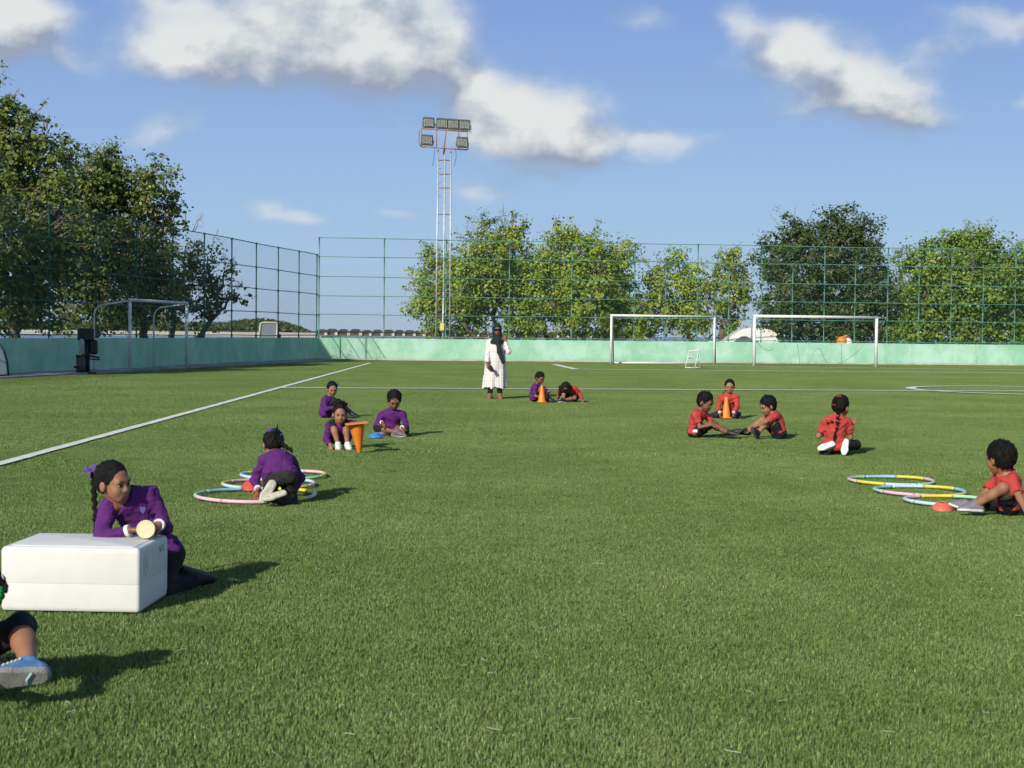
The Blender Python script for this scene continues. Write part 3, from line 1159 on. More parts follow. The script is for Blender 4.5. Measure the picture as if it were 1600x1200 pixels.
# ------------------------------------------------------------------ floodlight mast
M_galv = mat('galvanised_steel', (.62, .62, .62), .45, var=.25, vscale=4, metal=.35)
M_rust = mat('rusty_primer', (.38, .20, .15), .8, var=.4, vscale=6)
M_lampb = mat('lamp_housing', (.10, .11, .10), .5, var=.3, vscale=8)
M_lglass = mat('lamp_glass', (.42, .46, .42), .12, var=.35, vscale=12, spec=.8)
M_yel = mat('yellow_box_paint', (.72, .62, .22), .6)
MD = 77.5
mp_ = AT(692, 523, MD)
t = thing('floodlight_mast', 'tall three legged lattice floodlight mast behind the far wall with six lamps', 'light mast', (mp_[0], mp_[1], -.1))
mpp = MD / FPX
ztop = (AT(692, 234, MD)[2]) + .1


def legpos(i, z):
    f = z / ztop
    wid = (.40 * (1 - f) + .36 * f)
    an = [R(200), R(275), R(-15)][i]
    return np.array([wid * math.cos(an), wid * .8 * math.sin(an), z])


for i in range(3):
    lg = MB().tube([legpos(i, 0), legpos(i, ztop * .5), legpos(i, ztop)], [.05, .045, .04], 8).build('leg', M_galv, t, True)
z = .9
k = 0
while z < ztop:
    MB().tube([legpos(i, z) for i in range(3)], .026, 6, True).build('cross_bar', M_rust, t)
    MB().tube([legpos(0, z - .5), legpos(0, z - .5) * .55 + legpos(1, z - .5) * .45 + np.array([0, 0, .05])], .018, 5).build('climbing_peg', M_rust, t)
    z += 1.42 if z < ztop - 2.6 else .75
    k += 1
hb = MB()
tilt = .055
ax_ = unit(np.array([1, 0, -tilt]))


def hpos(u, z): return np.array([0, -.35, ztop]) + ax_ * u + np.array([0, 0, z])


for (za, w0, w1) in ((.03, -1.25, 1.22), (1.02, -1.22, 1.28)):
    hb.tube([hpos(w0, za), hpos(w1, za)], .035, 6)
for u in (-1.24, -.42, .78, 1.24):
    hb.tube([hpos(u, .03), hpos(u, 1.02)], .03, 6)
hb.tube([hpos(-.05, -.3), hpos(.1, 1.02)], .04, 6)
hb.tube([hpos(-1.24, .03), hpos(-1.38, .25), hpos(-1.36, .8), hpos(-1.24, 1.02)], .025, 5)
hb.build('lamp_frame', M_rust, t, True)


def floodlamp(u, z):
    c = hpos(u, z)
    ang = R(18)
    A = [[1, 0, -tilt], [0, math.cos(ang), math.sin(ang)], [0, -math.sin(ang), math.cos(ang)]]
    A = [unit(a) for a in A]
    m = MB().box(c, (.62, .24, .56), A, .04)
    lam = m.build('flood_lamp', M_lampb, t)
    Aa = np.array(A)
    g = MB().box(c - Aa[1] * .125, (.52, .02, .40), A)
    g.build('glass', M_lglass, lam)
    v = MB()
    for q in (-.18, -.09, 0, .09, .18):
        v.box(c - Aa[1] * .140 + Aa[0] * q + Aa[2] * .04, (.02, .012, .28), A)
    v.box(c - Aa[1] * .140 - Aa[2] * .19, (.40, .02, .09), A)
    v.build('reflector', M_lampb, lam)
    br = MB().tube([c + Aa[0] * .34, c + Aa[0] * .34 - Aa[2] * .36, c - Aa[0] * .34 - Aa[2] * .36, c - Aa[0] * .34], .02, 5)
    br.build('bracket', M_rust, lam)


for u in (-.85, -.12, .60, 1.20 + .02):
    floodlamp(u - .12 if u > 0 else u, 1.36)
floodlamp(-.92, .42)
floodlamp(.98, .42)
MB().tube([hpos(-.5, .03), hpos(-.55, -.5), hpos(-.62, -.95)], .012, 4).build('loose_cable', M_lampb, t)
MB().tube([hpos(.62, .03), hpos(.66, -.4), hpos(.55, -.9)], .012, 4).build('loose_cable', M_lampb, t)
yb = AT(692, 511, MD)
MB().box((-.02, -.52, yb[2] + .1), (.24, .16, .40), None, .02).build('junction_box', M_yel, t)
MB().tube([(.02, -.46, 0), (.02, -.44, ztop * .2), legpos(1, ztop * .33)], .055, 8).build('stay_pole', M_galv, t, True)

# ------------------------------------------------------------------ goals
M_white = mat('white_goal_paint', (.80, .79, .75), .4, var=.12, vscale=5)
M_wgrey = mat('white_frame_paint', (.66, .68, .68), .45, var=.2, vscale=5)


def goal(name_label, a, b, h, depth, back, m, rad=.055, net=None, group=None, curve=True, base=True):
    """a,b base points of the front posts; back: unit vector to the back"""
    t = thing('football_goal', name_label, 'goal', (*a[:2], 0), 0, group)
    a3 = np.zeros(3)
    b3 = np.array([b[0] - a[0], b[1] - a[1], 0])
    up = np.array([0, 0, 1.0])
    MB().tube([a3, a3 + up * h], rad, 10).build('goalpost', m, t, True)
    MB().tube([b3, b3 + up * h], rad, 10).build('goalpost', m, t, True)
    d = unit(b3)
    MB().tube([a3 + up * (h - rad * .0) - d * rad, b3 + up * (h - rad * .0) + d * rad], rad, 10).build('crossbar', m, t, True)
    if depth > 0:
        for q in (a3, b3):
            pts_ = [q + up * (h - .03)]
            if curve:
                for s in np.linspace(0, 1, 7):
                    an = s * math.pi / 2
                    rr = min(.4, depth * .4)
                    pts_.append(q + back * (depth - rr + rr * math.sin(an)) + up * (h - .16 - rr + rr * math.cos(an)))
            else:
                pts_.append(q + back * depth * .35 + up * (h - .08))
            pts_.append(q + back * depth + up * .02)
            MB().tube(pts_, rad * .62, 8).build('back_stay', m, t, True)
            if base:
                MB().tube([q + up * .03, q + back * depth + up * .03], rad * .6, 8).build('ground_bar', m, t, True)
        if base:
            MB().tube([a3 + back * depth + up * .03, b3 + back * depth + up * .03], rad * .6, 8).build('ground_bar', m, t, True)
    return t


ga, gb = G(203, 580.3), G(291.5, 575.6)
goal('white box framed goal with curved back stays standing against the shaded left wall', ga, gb, 2.46, 1.32, -lnrm, M_wgrey, .055, None)
ga, gb = G(954.5, 568.3), G(1115.5, 569.2)
goal('left one of the two white far goals, with a white ground bar', ga, gb, 2.42, .9, unit(np.array([.22, 1, 0])), M_white, .06, None, None, False)
t3a, t3b = G(1178, 572.3), G(1368.5, 573.5)
g3 = goal('right one of the two white far goals, hung with torn netting', t3a, t3b, 2.42, 0, bnrm, M_white, .075)
# torn net on that goal
d3 = unit(t3b - t3a)
L3 = np.linalg.norm(t3b - t3a)
nm = MB()
bk = np.array([.02, 1, 0])


def netline(f):
    nm.tube([f(s) for s in np.linspace(0, 1, 14)], .008, 4)


for k in range(2):
    x0 = L3 * (.03 + .9 * rng.uniform())
    dr = rng.uniform(.2, .9)
    netline(lambda s: d3 * (x0 + dr * .3 * s) + bk * (.5 + .5 * s) + np.array([0, 0, 1.1 - 1.1 * s ]))
netline(lambda s: d3 * (.08 + 1.0 * s) + bk * .5 * s + np.array([0, 0, 1.25 - .9 * math.sin(math.pi * s * .55) + .5 * s]))
netline(lambda s: d3 * (2.9 + 1.1 * s) + bk * (.8) + np.array([0, 0, .15 + .75 * math.sin(math.pi * s) ** 2]))
netline(lambda s: d3 * (L3 * s) + bk * .95 + np.array([0, 0, .04 + .03 * math.sin(s * 17)]))
netline(lambda s: d3 * (L3 * (.62 + .3 * s)) + bk * (.7) + np.array([0, 0, 1.0 * s * s + .05]))
nm.build('torn_net', mat('net_cord', (.10, .16, .13), .8), g3)
net_sheet('net_remnant', d3 * 2.9 + bk * .85, d3 * 4.2 + bk * .9, .04, .62, g3, M_gnet, .05, 12, 4)

# ------------------------------------------------------------------ small things by the walls
M_wplast = mat('white_plastic', (.76, .75, .70), .45, var=.15, vscale=9)
p = G(1081, 575.5)
t = thing('folding_stand', 'small white folding stand in front of the left far goal', 'folding stand', p, R(-12))
t.scale = (.72, .8, .78)
for x in (-.30, .28):
    MB().tube([(x - .10, -.12, 0), (x + .12, .05, .98)], .032, 8).build('front_leg', M_wplast, t, True)
    MB().tube([(x + .26, .34, 0), (x + .12, .06, .98)], .030, 8).build('rear_leg', M_wplast, t, True)
rr_ = MB()
for z in (.04, .35, .66):
    f = z / .98
    rr_.tube([(-.40 + .22 * f, -.12 + .17 * f, z), (.18 + .22 * f, -.12 + .17 * f, z)], .026, 8)
    rr_.tube([(-.04 - .14 * f, .34 - .28 * f, z), (.54 - .14 * f, .34 - .28 * f, z)], .024, 8)
rr_.build('rungs', M_wplast, t, True)
MB().box((.10, .05, 1.0), (.72, .16, .07), [[1, 0, .12], [0, 1, 0], [-.12, 0, 1]], .02).build('top_board', M_wplast, t)

# dark outdoor machine against the left wall
M_blk = mat('black_plastic', (.012, .012, .014), .5, var=.3, vscale=8)
M_blue = mat('dark_blue_paint', (.018, .022, .05), .5)
M_pale = mat('pale_panel', (.42, .44, .46), .5, var=.3, vscale=6)
M_dgry = mat('dark_grey_metal', (.07, .08, .08), .5, var=.4, vscale=5)
M_redb = mat('dull_red_base', (.20, .03, .025), .8)
p = G(134, 584)
t = thing('exercise_machine', 'dark upright exercise machine with boxy head beside the left goal', 'machine', p, R(20))
MB().box((.0, .05, 1.26), (.50, .40, .40), None, .04).build('head_box', M_blk, t)
MB().tube([(.05, .1, .02), (.05, .1, 1.2)], .085, 10).build('post', M_blue, t, True)
MB().box((.24, .05, .86), (.26, .30, .46), None, .05).build('side_pad', M_blk, t)
MB().tube([(-.13, -.10, .62), (-.13, -.10, 1.12)], .075, 12).build('pale_cylinder', M_pale, t, True)
MB().tube([(-.15, -.02, .02), (-.15, -.02, .56)], .15, 14).build('drum', M_dgry, t, True)
hb = MB()
hb.tube([(-.32, -.15, .58), (.0, -.12, .60), (.42, -.02, .52)], .03, 8)
hb.tube([(.1, .2, .48), (.44, .1, .45)], .02, 8)
hb.build('handle_bar', M_blk, t, True)
MB().box((-.28, -.1, .22), (.20, .12, .07), None, .015).build('pedal', M_blk, t)
MB().box((.05, .1, .03), (.55, .5, .05), None, .01).build('base_plate', M_redb, t)

# curved transparent shelter cut by the left edge
M_clear = bpy.data.materials.new('milky_sheet')
M_clear.use_nodes = True
bsdf(M_clear).inputs['Base Color'].default_value = (.55, .62, .58, 1)
bsdf(M_clear).inputs['Roughness'].default_value = .3
bsdf(M_clear).inputs['Alpha'].default_value = .55
p = G(12, 589)
t = thing('bench_shelter', 'curved dark framed shelter with milky side sheet cut by the left picture edge', 'shelter', p, math.atan2(ldir[1], ldir[0]) - math.pi / 2)


def arc(y):
    return [(.02, y, 0), (-.02, y, .45), (-.12, y, .78), (-.30, y, 1.02), (-.62, y, 1.16), (-1.1, y, 1.2)]


for y in (0, -1.2, -2.4):
    MB().tube(arc(y), .035, 8).build('rib', M_blk, t, True)
A_ = arc(-.02)
B_ = arc(-2.38)
mesh_np('roof_sheet', A_ + B_, [(i, i + 1, 7 + i, 6 + i) for i in range(5)], M_clear, t, True)
sp = [(x * .97 - .01, -.01, z * .97) for x, y, z in arc(0)]
mesh_np('side_sheet', sp + [(-1.1, -.01, 0)], [tuple(range(7))], M_clear, t)
MB().box((-.55, -1.2, .04), (1.2, 2.5, .08), None, .01).build('base_frame', M_blk, t)
MB().box((-.8, -1.2, .40), (.4, 2.2, .06), None, .015).build('bench_seat', M_dgry, t)

# utility cart behind the left wall
M_beige = mat('beige_paint', (.62, .55, .42), .45, var=.15, vscale=4)
M_glass = mat('windscreen_glass', (.20, .23, .26), .08, spec=.8)
M_tyre = mat('tyre_rubber', (.02, .02, .02), .9)
CD = 73.0
p = AT(419, 523, CD)
t = thing('utility_cart', 'beige utility cart whose windscreen frame shows above the left wall', 'cart', (p[0], p[1], -.3), R(12))
zt = AT(419, 504, CD)[2] + .3
zb = AT(419, 527, CD)[2] + .3
fr = MB()
pr = [(-.48, 0, zb - .15), (-.46, 0, zb + .1), (-.38, .05, zt - .05), (-.26, .06, zt), (.40, .06, zt), (.47, .05, zt - .06), (.44, .02, zb + .1), (.42, 0, zb - .15)]
fr.tube(pr, .05, 8)
fr.build('windscreen_frame', M_beige, t, True)
mesh_np('windscreen', [(-.42, .02, zb), (.40, .02, zb), (.41, .06, zt - .06), (-.34, .06, zt - .06)], [(0, 1, 2, 3)], M_glass, t)
MB().box((-.02, .25, zb - .42), (1.0, 1.0, .62), None, .08).build('body', M_beige, t)
MB().box((-.02, 1.3, zb - .55), (1.0, 1.2, .35), None, .05).build('cargo_bed', M_beige, t)
MB().tube([(-.1, .35, zb + .02), (-.1, .36, zb + .42)], .11, 8).build('seat', M_blk, t, True)
MB().tube([(.52, .05, zb - .1), (.52, .05, zt - .1)], .04, 6).build('mirror_post', M_blk, t, True)
MB().ell((.56, .02, zb + .08), (.10, .05, .12)).build('mirror', M_blk, t, True)
for x in (-.45, .45):
    for y in (-.05, 1.4):
        w_ = MB().tube([(x - .09, y, .32), (x + .09, y, .32)], .32, 18).build('wheel', M_tyre, t)

# white boat and orange buoy behind the far wall
M_hull = mat('white_gelcoat', (.86, .84, .80), .3, var=.06, vscale=2)
M_bwin = mat('tinted_window', (.10, .11, .13), .1, spec=.8)
BY = 81.3
p = AT(1185, 523, BY)
t = thing('white_boat', 'white boat cabin with dark arched window behind the far wall between the goals', 'boat', (p[0], p[1], -.3))
mp2 = BY / FPX


def q2(px, py):
    a = AT(px, py, BY)
    return (a[0] - p[0], a[2] + .3)


ol = [q2(1105, 570), q2(1120, 537), q2(1132, 532), q2(1142, 524), q2(1152, 517), q2(1160, 513.5), q2(1172, 512), q2(1186, 512.5), q2(1198, 515), q2(1208, 518), q2(1218, 523), q2(1226, 530), q2(1230, 540), q2(1230, 570)]
m = MB()
n_ = len(ol)
vs, fs = [], []
for (y, sc) in ((-.6, .0), (-.45, .05), (0, 0), (1.2, 0), (2.4, .12)):
    for (x, z) in ol:
        s = 1 - (sc if y != -.6 else .0)
        vs.append((x * s, y, z * (1 - sc * .4)))
for k in range(4):
    for i in range(n_):
        j = (i + 1) % n_
        fs.append((k * n_ + i, k * n_ + j, (k + 1) * n_ + j, (k + 1) * n_ + i))
fs += [tuple(range(n_)), tuple(range(4 * n_, 5 * n_))[::-1]]
auto_smooth(mesh_np('cabin', vs, fs, M_hull, t), 40)
win = [q2(1141, 537), q2(1148, 530), q2(1156, 525.5), q2(1163, 525), q2(1168, 528), q2(1172, 531), q2(1180, 532), q2(1186, 537)]
MB().prism(win, -.66, -.59).build('window', M_bwin, t)
fl = [q2(1102, 537), q2(1104, 533), q2(1110, 533), q2(1114, 537)]
MB().prism(fl, -.9, -.2).build('bow_fender', M_hull, t)

M_orange = mat('orange_buoy_paint', (.72, .25, .05), .5, var=.2, vscale=4)
p = AT(1321, 523, 79.6)
t = thing('mooring_buoy', 'orange and white buoy showing above the far wall inside the right goal', 'buoy', (p[0], p[1], -.3))
zt = AT(1321, 525, 79.6)[2] + .3
t.scale = (.72, .8, 1)
m = MB()
m.lathe([(.12, 0), (.40, .25), (.46, zt - .55), (.36, zt - .25), (.2, zt - .12), (.08, zt - .1)], (.16, 0, 0), 18)
auto_smooth(m.build('body', M_hull, t), 60)
m = MB().lathe([(.2, zt - .75), (.44, zt - .6), (.43, zt - .25), (.30, zt - .08), (.1, zt - .02)], (-.30, -.10, 0), 16)
auto_smooth(m.build('orange_shell', M_orange, t), 60)
MB().tube([(-.2, -.2, zt - .05), (.05, -.2, zt + .03), (.22, -.1, zt - .08)], .06, 8).build('handle', M_orange, t, True)

# ------------------------------------------------------------------ foam box
M_foam = mat('white_foam', (.71, .70, .66), .75, var=.05, vscale=7, bump=.18, bscale=170, fold=.05, fscale=9)
M_ink = mat('marker_ink', (.18, .19, .22), .7)
f0, f1 = G(1, 953), G(218, 957)
bk_ = G(258, 928)
p0 = np.array([f1[0], f1[1], 0])
ux = unit(f0 - f1)
ux[2] = 0
ux = unit(ux)
uy = np.array([-ux[1], ux[0], 0])
if uy[1] < 0: uy = -uy
Wd, Dp, Ht = np.linalg.norm((f0 - f1)[:2]), .50, .318
bk_v = bk_ - f1
ang = math.atan2(uy[1], uy[0]) - math.pi / 2
t = thing('foam_box', 'large white foam box the purple girl leans on', 'foam box', p0, ang)
t['category'] = 'foam box'
def rloft(prof, W_, D_, r, n=5):
    """rounded rectangle sections: prof of (inset, z)"""
    vs, fs = [], []
    for ins, z in prof:
        for (cx, cy, a0) in ((1, 1, 0), (-1, 1, 90), (-1, -1, 180), (1, -1, 270)):
            for k in range(n):
                a = R(a0 + 90 * k / (n - 1))
                vs.append((-W_ / 2 + cx * (W_ / 2 - r) + (r - ins) * math.cos(a), D_ / 2 + cy * (D_ / 2 - r) + (r - ins) * math.sin(a), z))
    m_ = 4 * n
    for i_ in range(len(prof) - 1):
        for k in range(m_):
            k2 = (k + 1) % m_
            fs.append((i_ * m_ + k, i_ * m_ + k2, (i_ + 1) * m_ + k2, (i_ + 1) * m_ + k))
    fs.append(tuple(range(m_))[::-1])
    fs.append(tuple((len(prof) - 1) * m_ + k for k in range(m_)))
    return vs, fs


SEAM = .138
v_, f_ = rloft([(.006, 0), (.001, .008), (0, .02), (0, SEAM - .003), (.0006, SEAM - .0008)], Wd, Dp, .018)
auto_smooth(mesh_np('box_body', v_, f_, M_foam, t), 30)
v_, f_ = rloft([(.0006, SEAM - .0006), (-.0004, SEAM + .0004), (-.001, SEAM + .006), (-.001, Ht - .026), (.003, Ht - .012), (.010, Ht - .004), (.018 - .001, Ht)], Wd, Dp, .018)
auto_smooth(mesh_np('lid', v_, f_, M_foam, t), 30)
v_, f_ = rloft([(0, Ht - .001), (.002, Ht + .003), (.010, Ht + .005)], Wd - .07, Dp - .07, .03)
v_ = [(x - .035, y + .035, z) for x, y, z in v_]
auto_smooth(mesh_np('lid_panel', v_, f_, M_foam, t), 30)
ik = MB()
ik.tube([(.0005, .10 + .035 * math.cos(a), .225 + .052 * math.sin(a)) for a in np.linspace(0, 2 * math.pi, 24)[:-1]], .0016, 4, True)
ik.tube([(.0005, .085, .20), (.0005, .10, .25), (.0005, .112, .205)], .0018, 4)
ik.tube([(.0005, .092, .222), (.0005, .108, .222)], .0016, 4)
ik.tube([(.0005, .088, .165), (.0005, .105, .168)], .0022, 4)
ik.build('marker_ring', M_ink, t)
ik = MB()
zc = .268
for (y0, st) in ((.34, [((0, 0), (0, .035)), ((0, .035), (.022, 0)), ((.022, 0), (.022, .035))]), (.375, [((0, .035), (.026, .035)), ((.013, .035), (.013, 0))]),
                 (.412, [((0, .035), (0, 0)), ((0, 0), (.02, 0)), ((0, .018), (.016, .018))])):
    for (a, b_) in st:
        ik.tube([(.0012, y0 + a[0], zc - .02 + a[1]), (.0012, y0 + b_[0], zc - .02 + b_[1])], .0018, 4)
ik.build('marker_letters', M_ink, t)

# ------------------------------------------------------------------ hoops, cones, discs
HC = {'pink': (.80, .50, .54), 'yellow': (.78, .64, .08), 'blue': (.28, .58, .70), 'green': (.40, .70, .44), 'sky': (.54, .70, .78)}
HM = {k: mat('hoop_' + k + '_plastic', v, .35, var=.06, vscale=20) for k, v in HC.items()}


def hoop(label, pl, pr, seq, group, phase=0.0, tilt=0.0):
    """pl, pr: ground points of the left and right ends"""
    c = (pl + pr) / 2
    Rr = np.linalg.norm((pr - pl)[:2]) / 2
    t = thing('plastic_hoop', label, 'hoop', (c[0], c[1], .017), phase, group)
    k = len(seq)
    for i, cn in enumerate(seq):
        a0 = 2 * math.pi * i / k
        a1 = 2 * math.pi * (i + 1) / k
        pts_ = [(Rr * math.cos(a), Rr * math.sin(a), .004 * math.sin(a * 2)) for a in np.linspace(a0 + .008, a1 - .008, 12)]
        rad = [.0165] + [.0155] * 10 + [.0165]
        s = MB().tube(pts_, rad, 8).build('hoop_segment', HM[cn], t, True)
        s['label'] = cn.replace('sky', 'pale blue') + ' segment'
    return t


GH1, GH2 = 'hoops on the purple side', 'hoops on the red side'
hoop('nearest hoop under the crawling girl with its long pink front', G(306, 776), G(492, 776), ['pink', 'yellow', 'yellow', 'blue', 'green', 'pink', 'pink', 'yellow'], GH1, -.39)
hoop('middle hoop around the red marker disc by the crawling girl', G(348.5, 758.5), G(491, 758.5), ['pink', 'sky', 'pink', 'pink', 'yellow', 'sky', 'sky', 'yellow'], GH1, -.39)
hoop('farthest hoop beside the crawling girl with a green front segment', G(377, 744), G(508, 744.5), ['yellow', 'pink', 'sky', 'yellow', 'sky', 'sky', 'green', 'green'], GH1, -.39)
hoop('farthest hoop on the red side with a blue rear segment', G(1326, 751), G(1458.5, 755), ['pink', 'yellow', 'blue', 'green', 'pink', 'yellow', 'sky', 'green'], GH2, -.39)
hoop('middle hoop on the red side with a pink front segment', G(1366, 766.5), G(1508, 772), ['blue', 'yellow', 'sky', 'blue', 'green', 'pink', 'pink', 'yellow'], GH2, -.39)
hoop('nearest hoop reaching under the shoe of the boy in red', G(1413.5, 783), G(1552, 787), ['green', 'green', 'yellow', 'pink', 'sky', 'sky', 'yellow', 'yellow'], GH2, -.39)

M_cone = mat('orange_cone_plastic', (.88, .24, .025), .45, var=.08, vscale=10)


def cone(label, px, py, h, inverted=False, rot=.3, lean=(0, 0), group=None, rb=.1):
    p = G(px, py)
    t = thing('marker_cone', label, 'cone', p, rot, group)
    m = MB()
    prof = [(rb, .016), (rb * .93, .03), (.026, h - .012), (.020, h), (.014, h), (.016, h - .02), (rb * .85, .014)]
    if inverted:
        prof = [(r, h - z) for r, z in prof][::-1]
        m.lathe(prof, (0, 0, 0), 28)
        bd = m.build('cone_body', M_cone, t)
        auto_smooth(bd, 50)
        b_ = MB().box((0, 0, h - .007), (.27, .27, .014), None, .006)
        bb = b_.build('cone_base', M_cone, t)
        for o in (bd, bb): o.rotation_euler = (lean[0], lean[1], 0)
    else:
        m.lathe(prof, (0, 0, 0), 28)
        auto_smooth(m.build('cone_body', M_cone, t), 50)
        MB().box((0, 0, .008), (rb * 2.12, rb * 2.12, .015), None, .006).build('cone_base', M_cone, t)
    return t


cone('orange cone standing upside down with a girl in purple touching it', 561.5, 707, .35, True, .15, (.0, -.10), None, .098)
cone('orange cone standing upright in front of the boy in the purple tee', 846.5, 629, .36, False, .2, (0, 0), 'upright orange cones', .085)
cone('orange cone standing upright between the hands of the kneeling girl in red', 1134.5, 653.5, .37, False, .2, (0, 0), 'upright orange cones', .083)


def disc(label, px, py, r, h, col, lean=0.0):
    p = G(px, py)
    m = MB()
    prof = [(r, 0), (r * .98, .006), (r * .80, h * .45), (r * .5, h * .9), (r * .36, h), (r * .33, h - .006), (r * .45, h * .85), (r * .95, 0)]
    m.lathe(prof, (0, 0, 0), 30)
    o = m.build('marker_disc', mat(col[0], col[1], .45, var=.08, vscale=20), None, False, (p[0], p[1], .004))
    tag(o, label, 'marker disc')
    auto_smooth(o, 50)
    o.rotation_euler = (lean, 0, 0)


disc('red saucer shaped marker inside the middle hoop by the crawling girl', 394, 765, .115, .075, ('red_disc_plastic', (.68, .07, .05)))
disc('blue saucer shaped marker in front of the cross legged boy', 587, 684, .10, .062, ('blue_disc_plastic', (.03, .22, .62)))
disc('faded red saucer shaped marker by the white shoes of the boy in red', 1472, 796, .088, .058, ('salmon_disc_plastic', (.70, .14, .09)), .12)
# ------------------------------------------------------------------ people: implicit bodies, meshed with surface nets
def surface_nets(F, org, h):
    nx, ny, nz = F.shape
    S = F < 0
    c = [(0, 0, 0), (1, 0, 0), (0, 1, 0), (1, 1, 0), (0, 0, 1), (1, 0, 1), (0, 1, 1), (1, 1, 1)]
    cnt = sum(S[a:nx - 1 + a, b:ny - 1 + b, d:nz - 1 + d].astype(np.int8) for a, b, d in c)
    I, J, K = np.nonzero((cnt > 0) & (cnt < 8))
    val = np.stack([F[I + a, J + b, K + d] for a, b, d in c], 1)
    acc = np.zeros((len(I), 3))
    num = np.zeros(len(I))
    for e0 in range(8):
        for bit in (1, 2, 4):
            e1 = e0 | bit
            if e1 == e0: continue
            f0, f1 = val[:, e0], val[:, e1]
            x = (f0 < 0) != (f1 < 0)
            t = np.where(x, f0 / np.where(x, f0 - f1, 1), 0)
            p0, p1 = np.array(c[e0], float), np.array(c[e1], float)
            acc += np.where(x[:, None], p0 + (p1 - p0) * t[:, None], 0)
            num += x
    V = org + h * (np.stack([I, J, K], 1) + acc / num[:, None])
    idx = -np.ones((nx - 1, ny - 1, nz - 1), np.int64)
    idx[I, J, K] = np.arange(len(I))
    Q = []
    a, b = S[:-1, 1:-1, 1:-1], S[1:, 1:-1, 1:-1]
    for sgn in (0, 1):
        i, j, k = np.nonzero((a & ~b) if sgn == 0 else (~a & b))
        q = np.stack([idx[i, j, k], idx[i, j + 1, k], idx[i, j + 1, k + 1], idx[i, j, k + 1]], 1)
        Q.append(q if sgn == 0 else q[:, ::-1])
    a, b = S[1:-1, :-1, 1:-1], S[1:-1, 1:, 1:-1]
    for sgn in (0, 1):
        i, j, k = np.nonzero((a & ~b) if sgn == 0 else (~a & b))
        q = np.stack([idx[i, j, k], idx[i, j, k + 1], idx[i + 1, j, k + 1], idx[i + 1, j, k]], 1)
        Q.append(q if sgn == 0 else q[:, ::-1])
    a, b = S[1:-1, 1:-1, :-1], S[1:-1, 1:-1, 1:]
    for sgn in (0, 1):
        i, j, k = np.nonzero((a & ~b) if sgn == 0 else (~a & b))
        q = np.stack([idx[i, j, k], idx[i + 1, j, k], idx[i + 1, j + 1, k], idx[i, j + 1, k]], 1)
        Q.append(q if sgn == 0 else q[:, ::-1])
    Q = np.concatenate(Q, 0)
    Q = Q[(Q >= 0).all(1)]
    return V, Q


def C_(a, b, ra, rb, k=.02, n=None, fac=1.0):
    return ('c', np.asarray(a, float), np.asarray(b, float), ra, rb, k, None if n is None else unit(n), fac)


def E_(c, r, ax=None, k=.02):
    return ('e', np.asarray(c, float), np.asarray(r, float), np.eye(3) if ax is None else np.asarray(ax, float), k)


def inflate(pr, d):
    out = []
    for p in pr:
        if p[0] == 'c': out.append(('c', p[1], p[2], p[3] + d, p[4] + d, *p[5:]))
        else: out.append(('e', p[1], p[2] + d, *p[3:]))
    return out


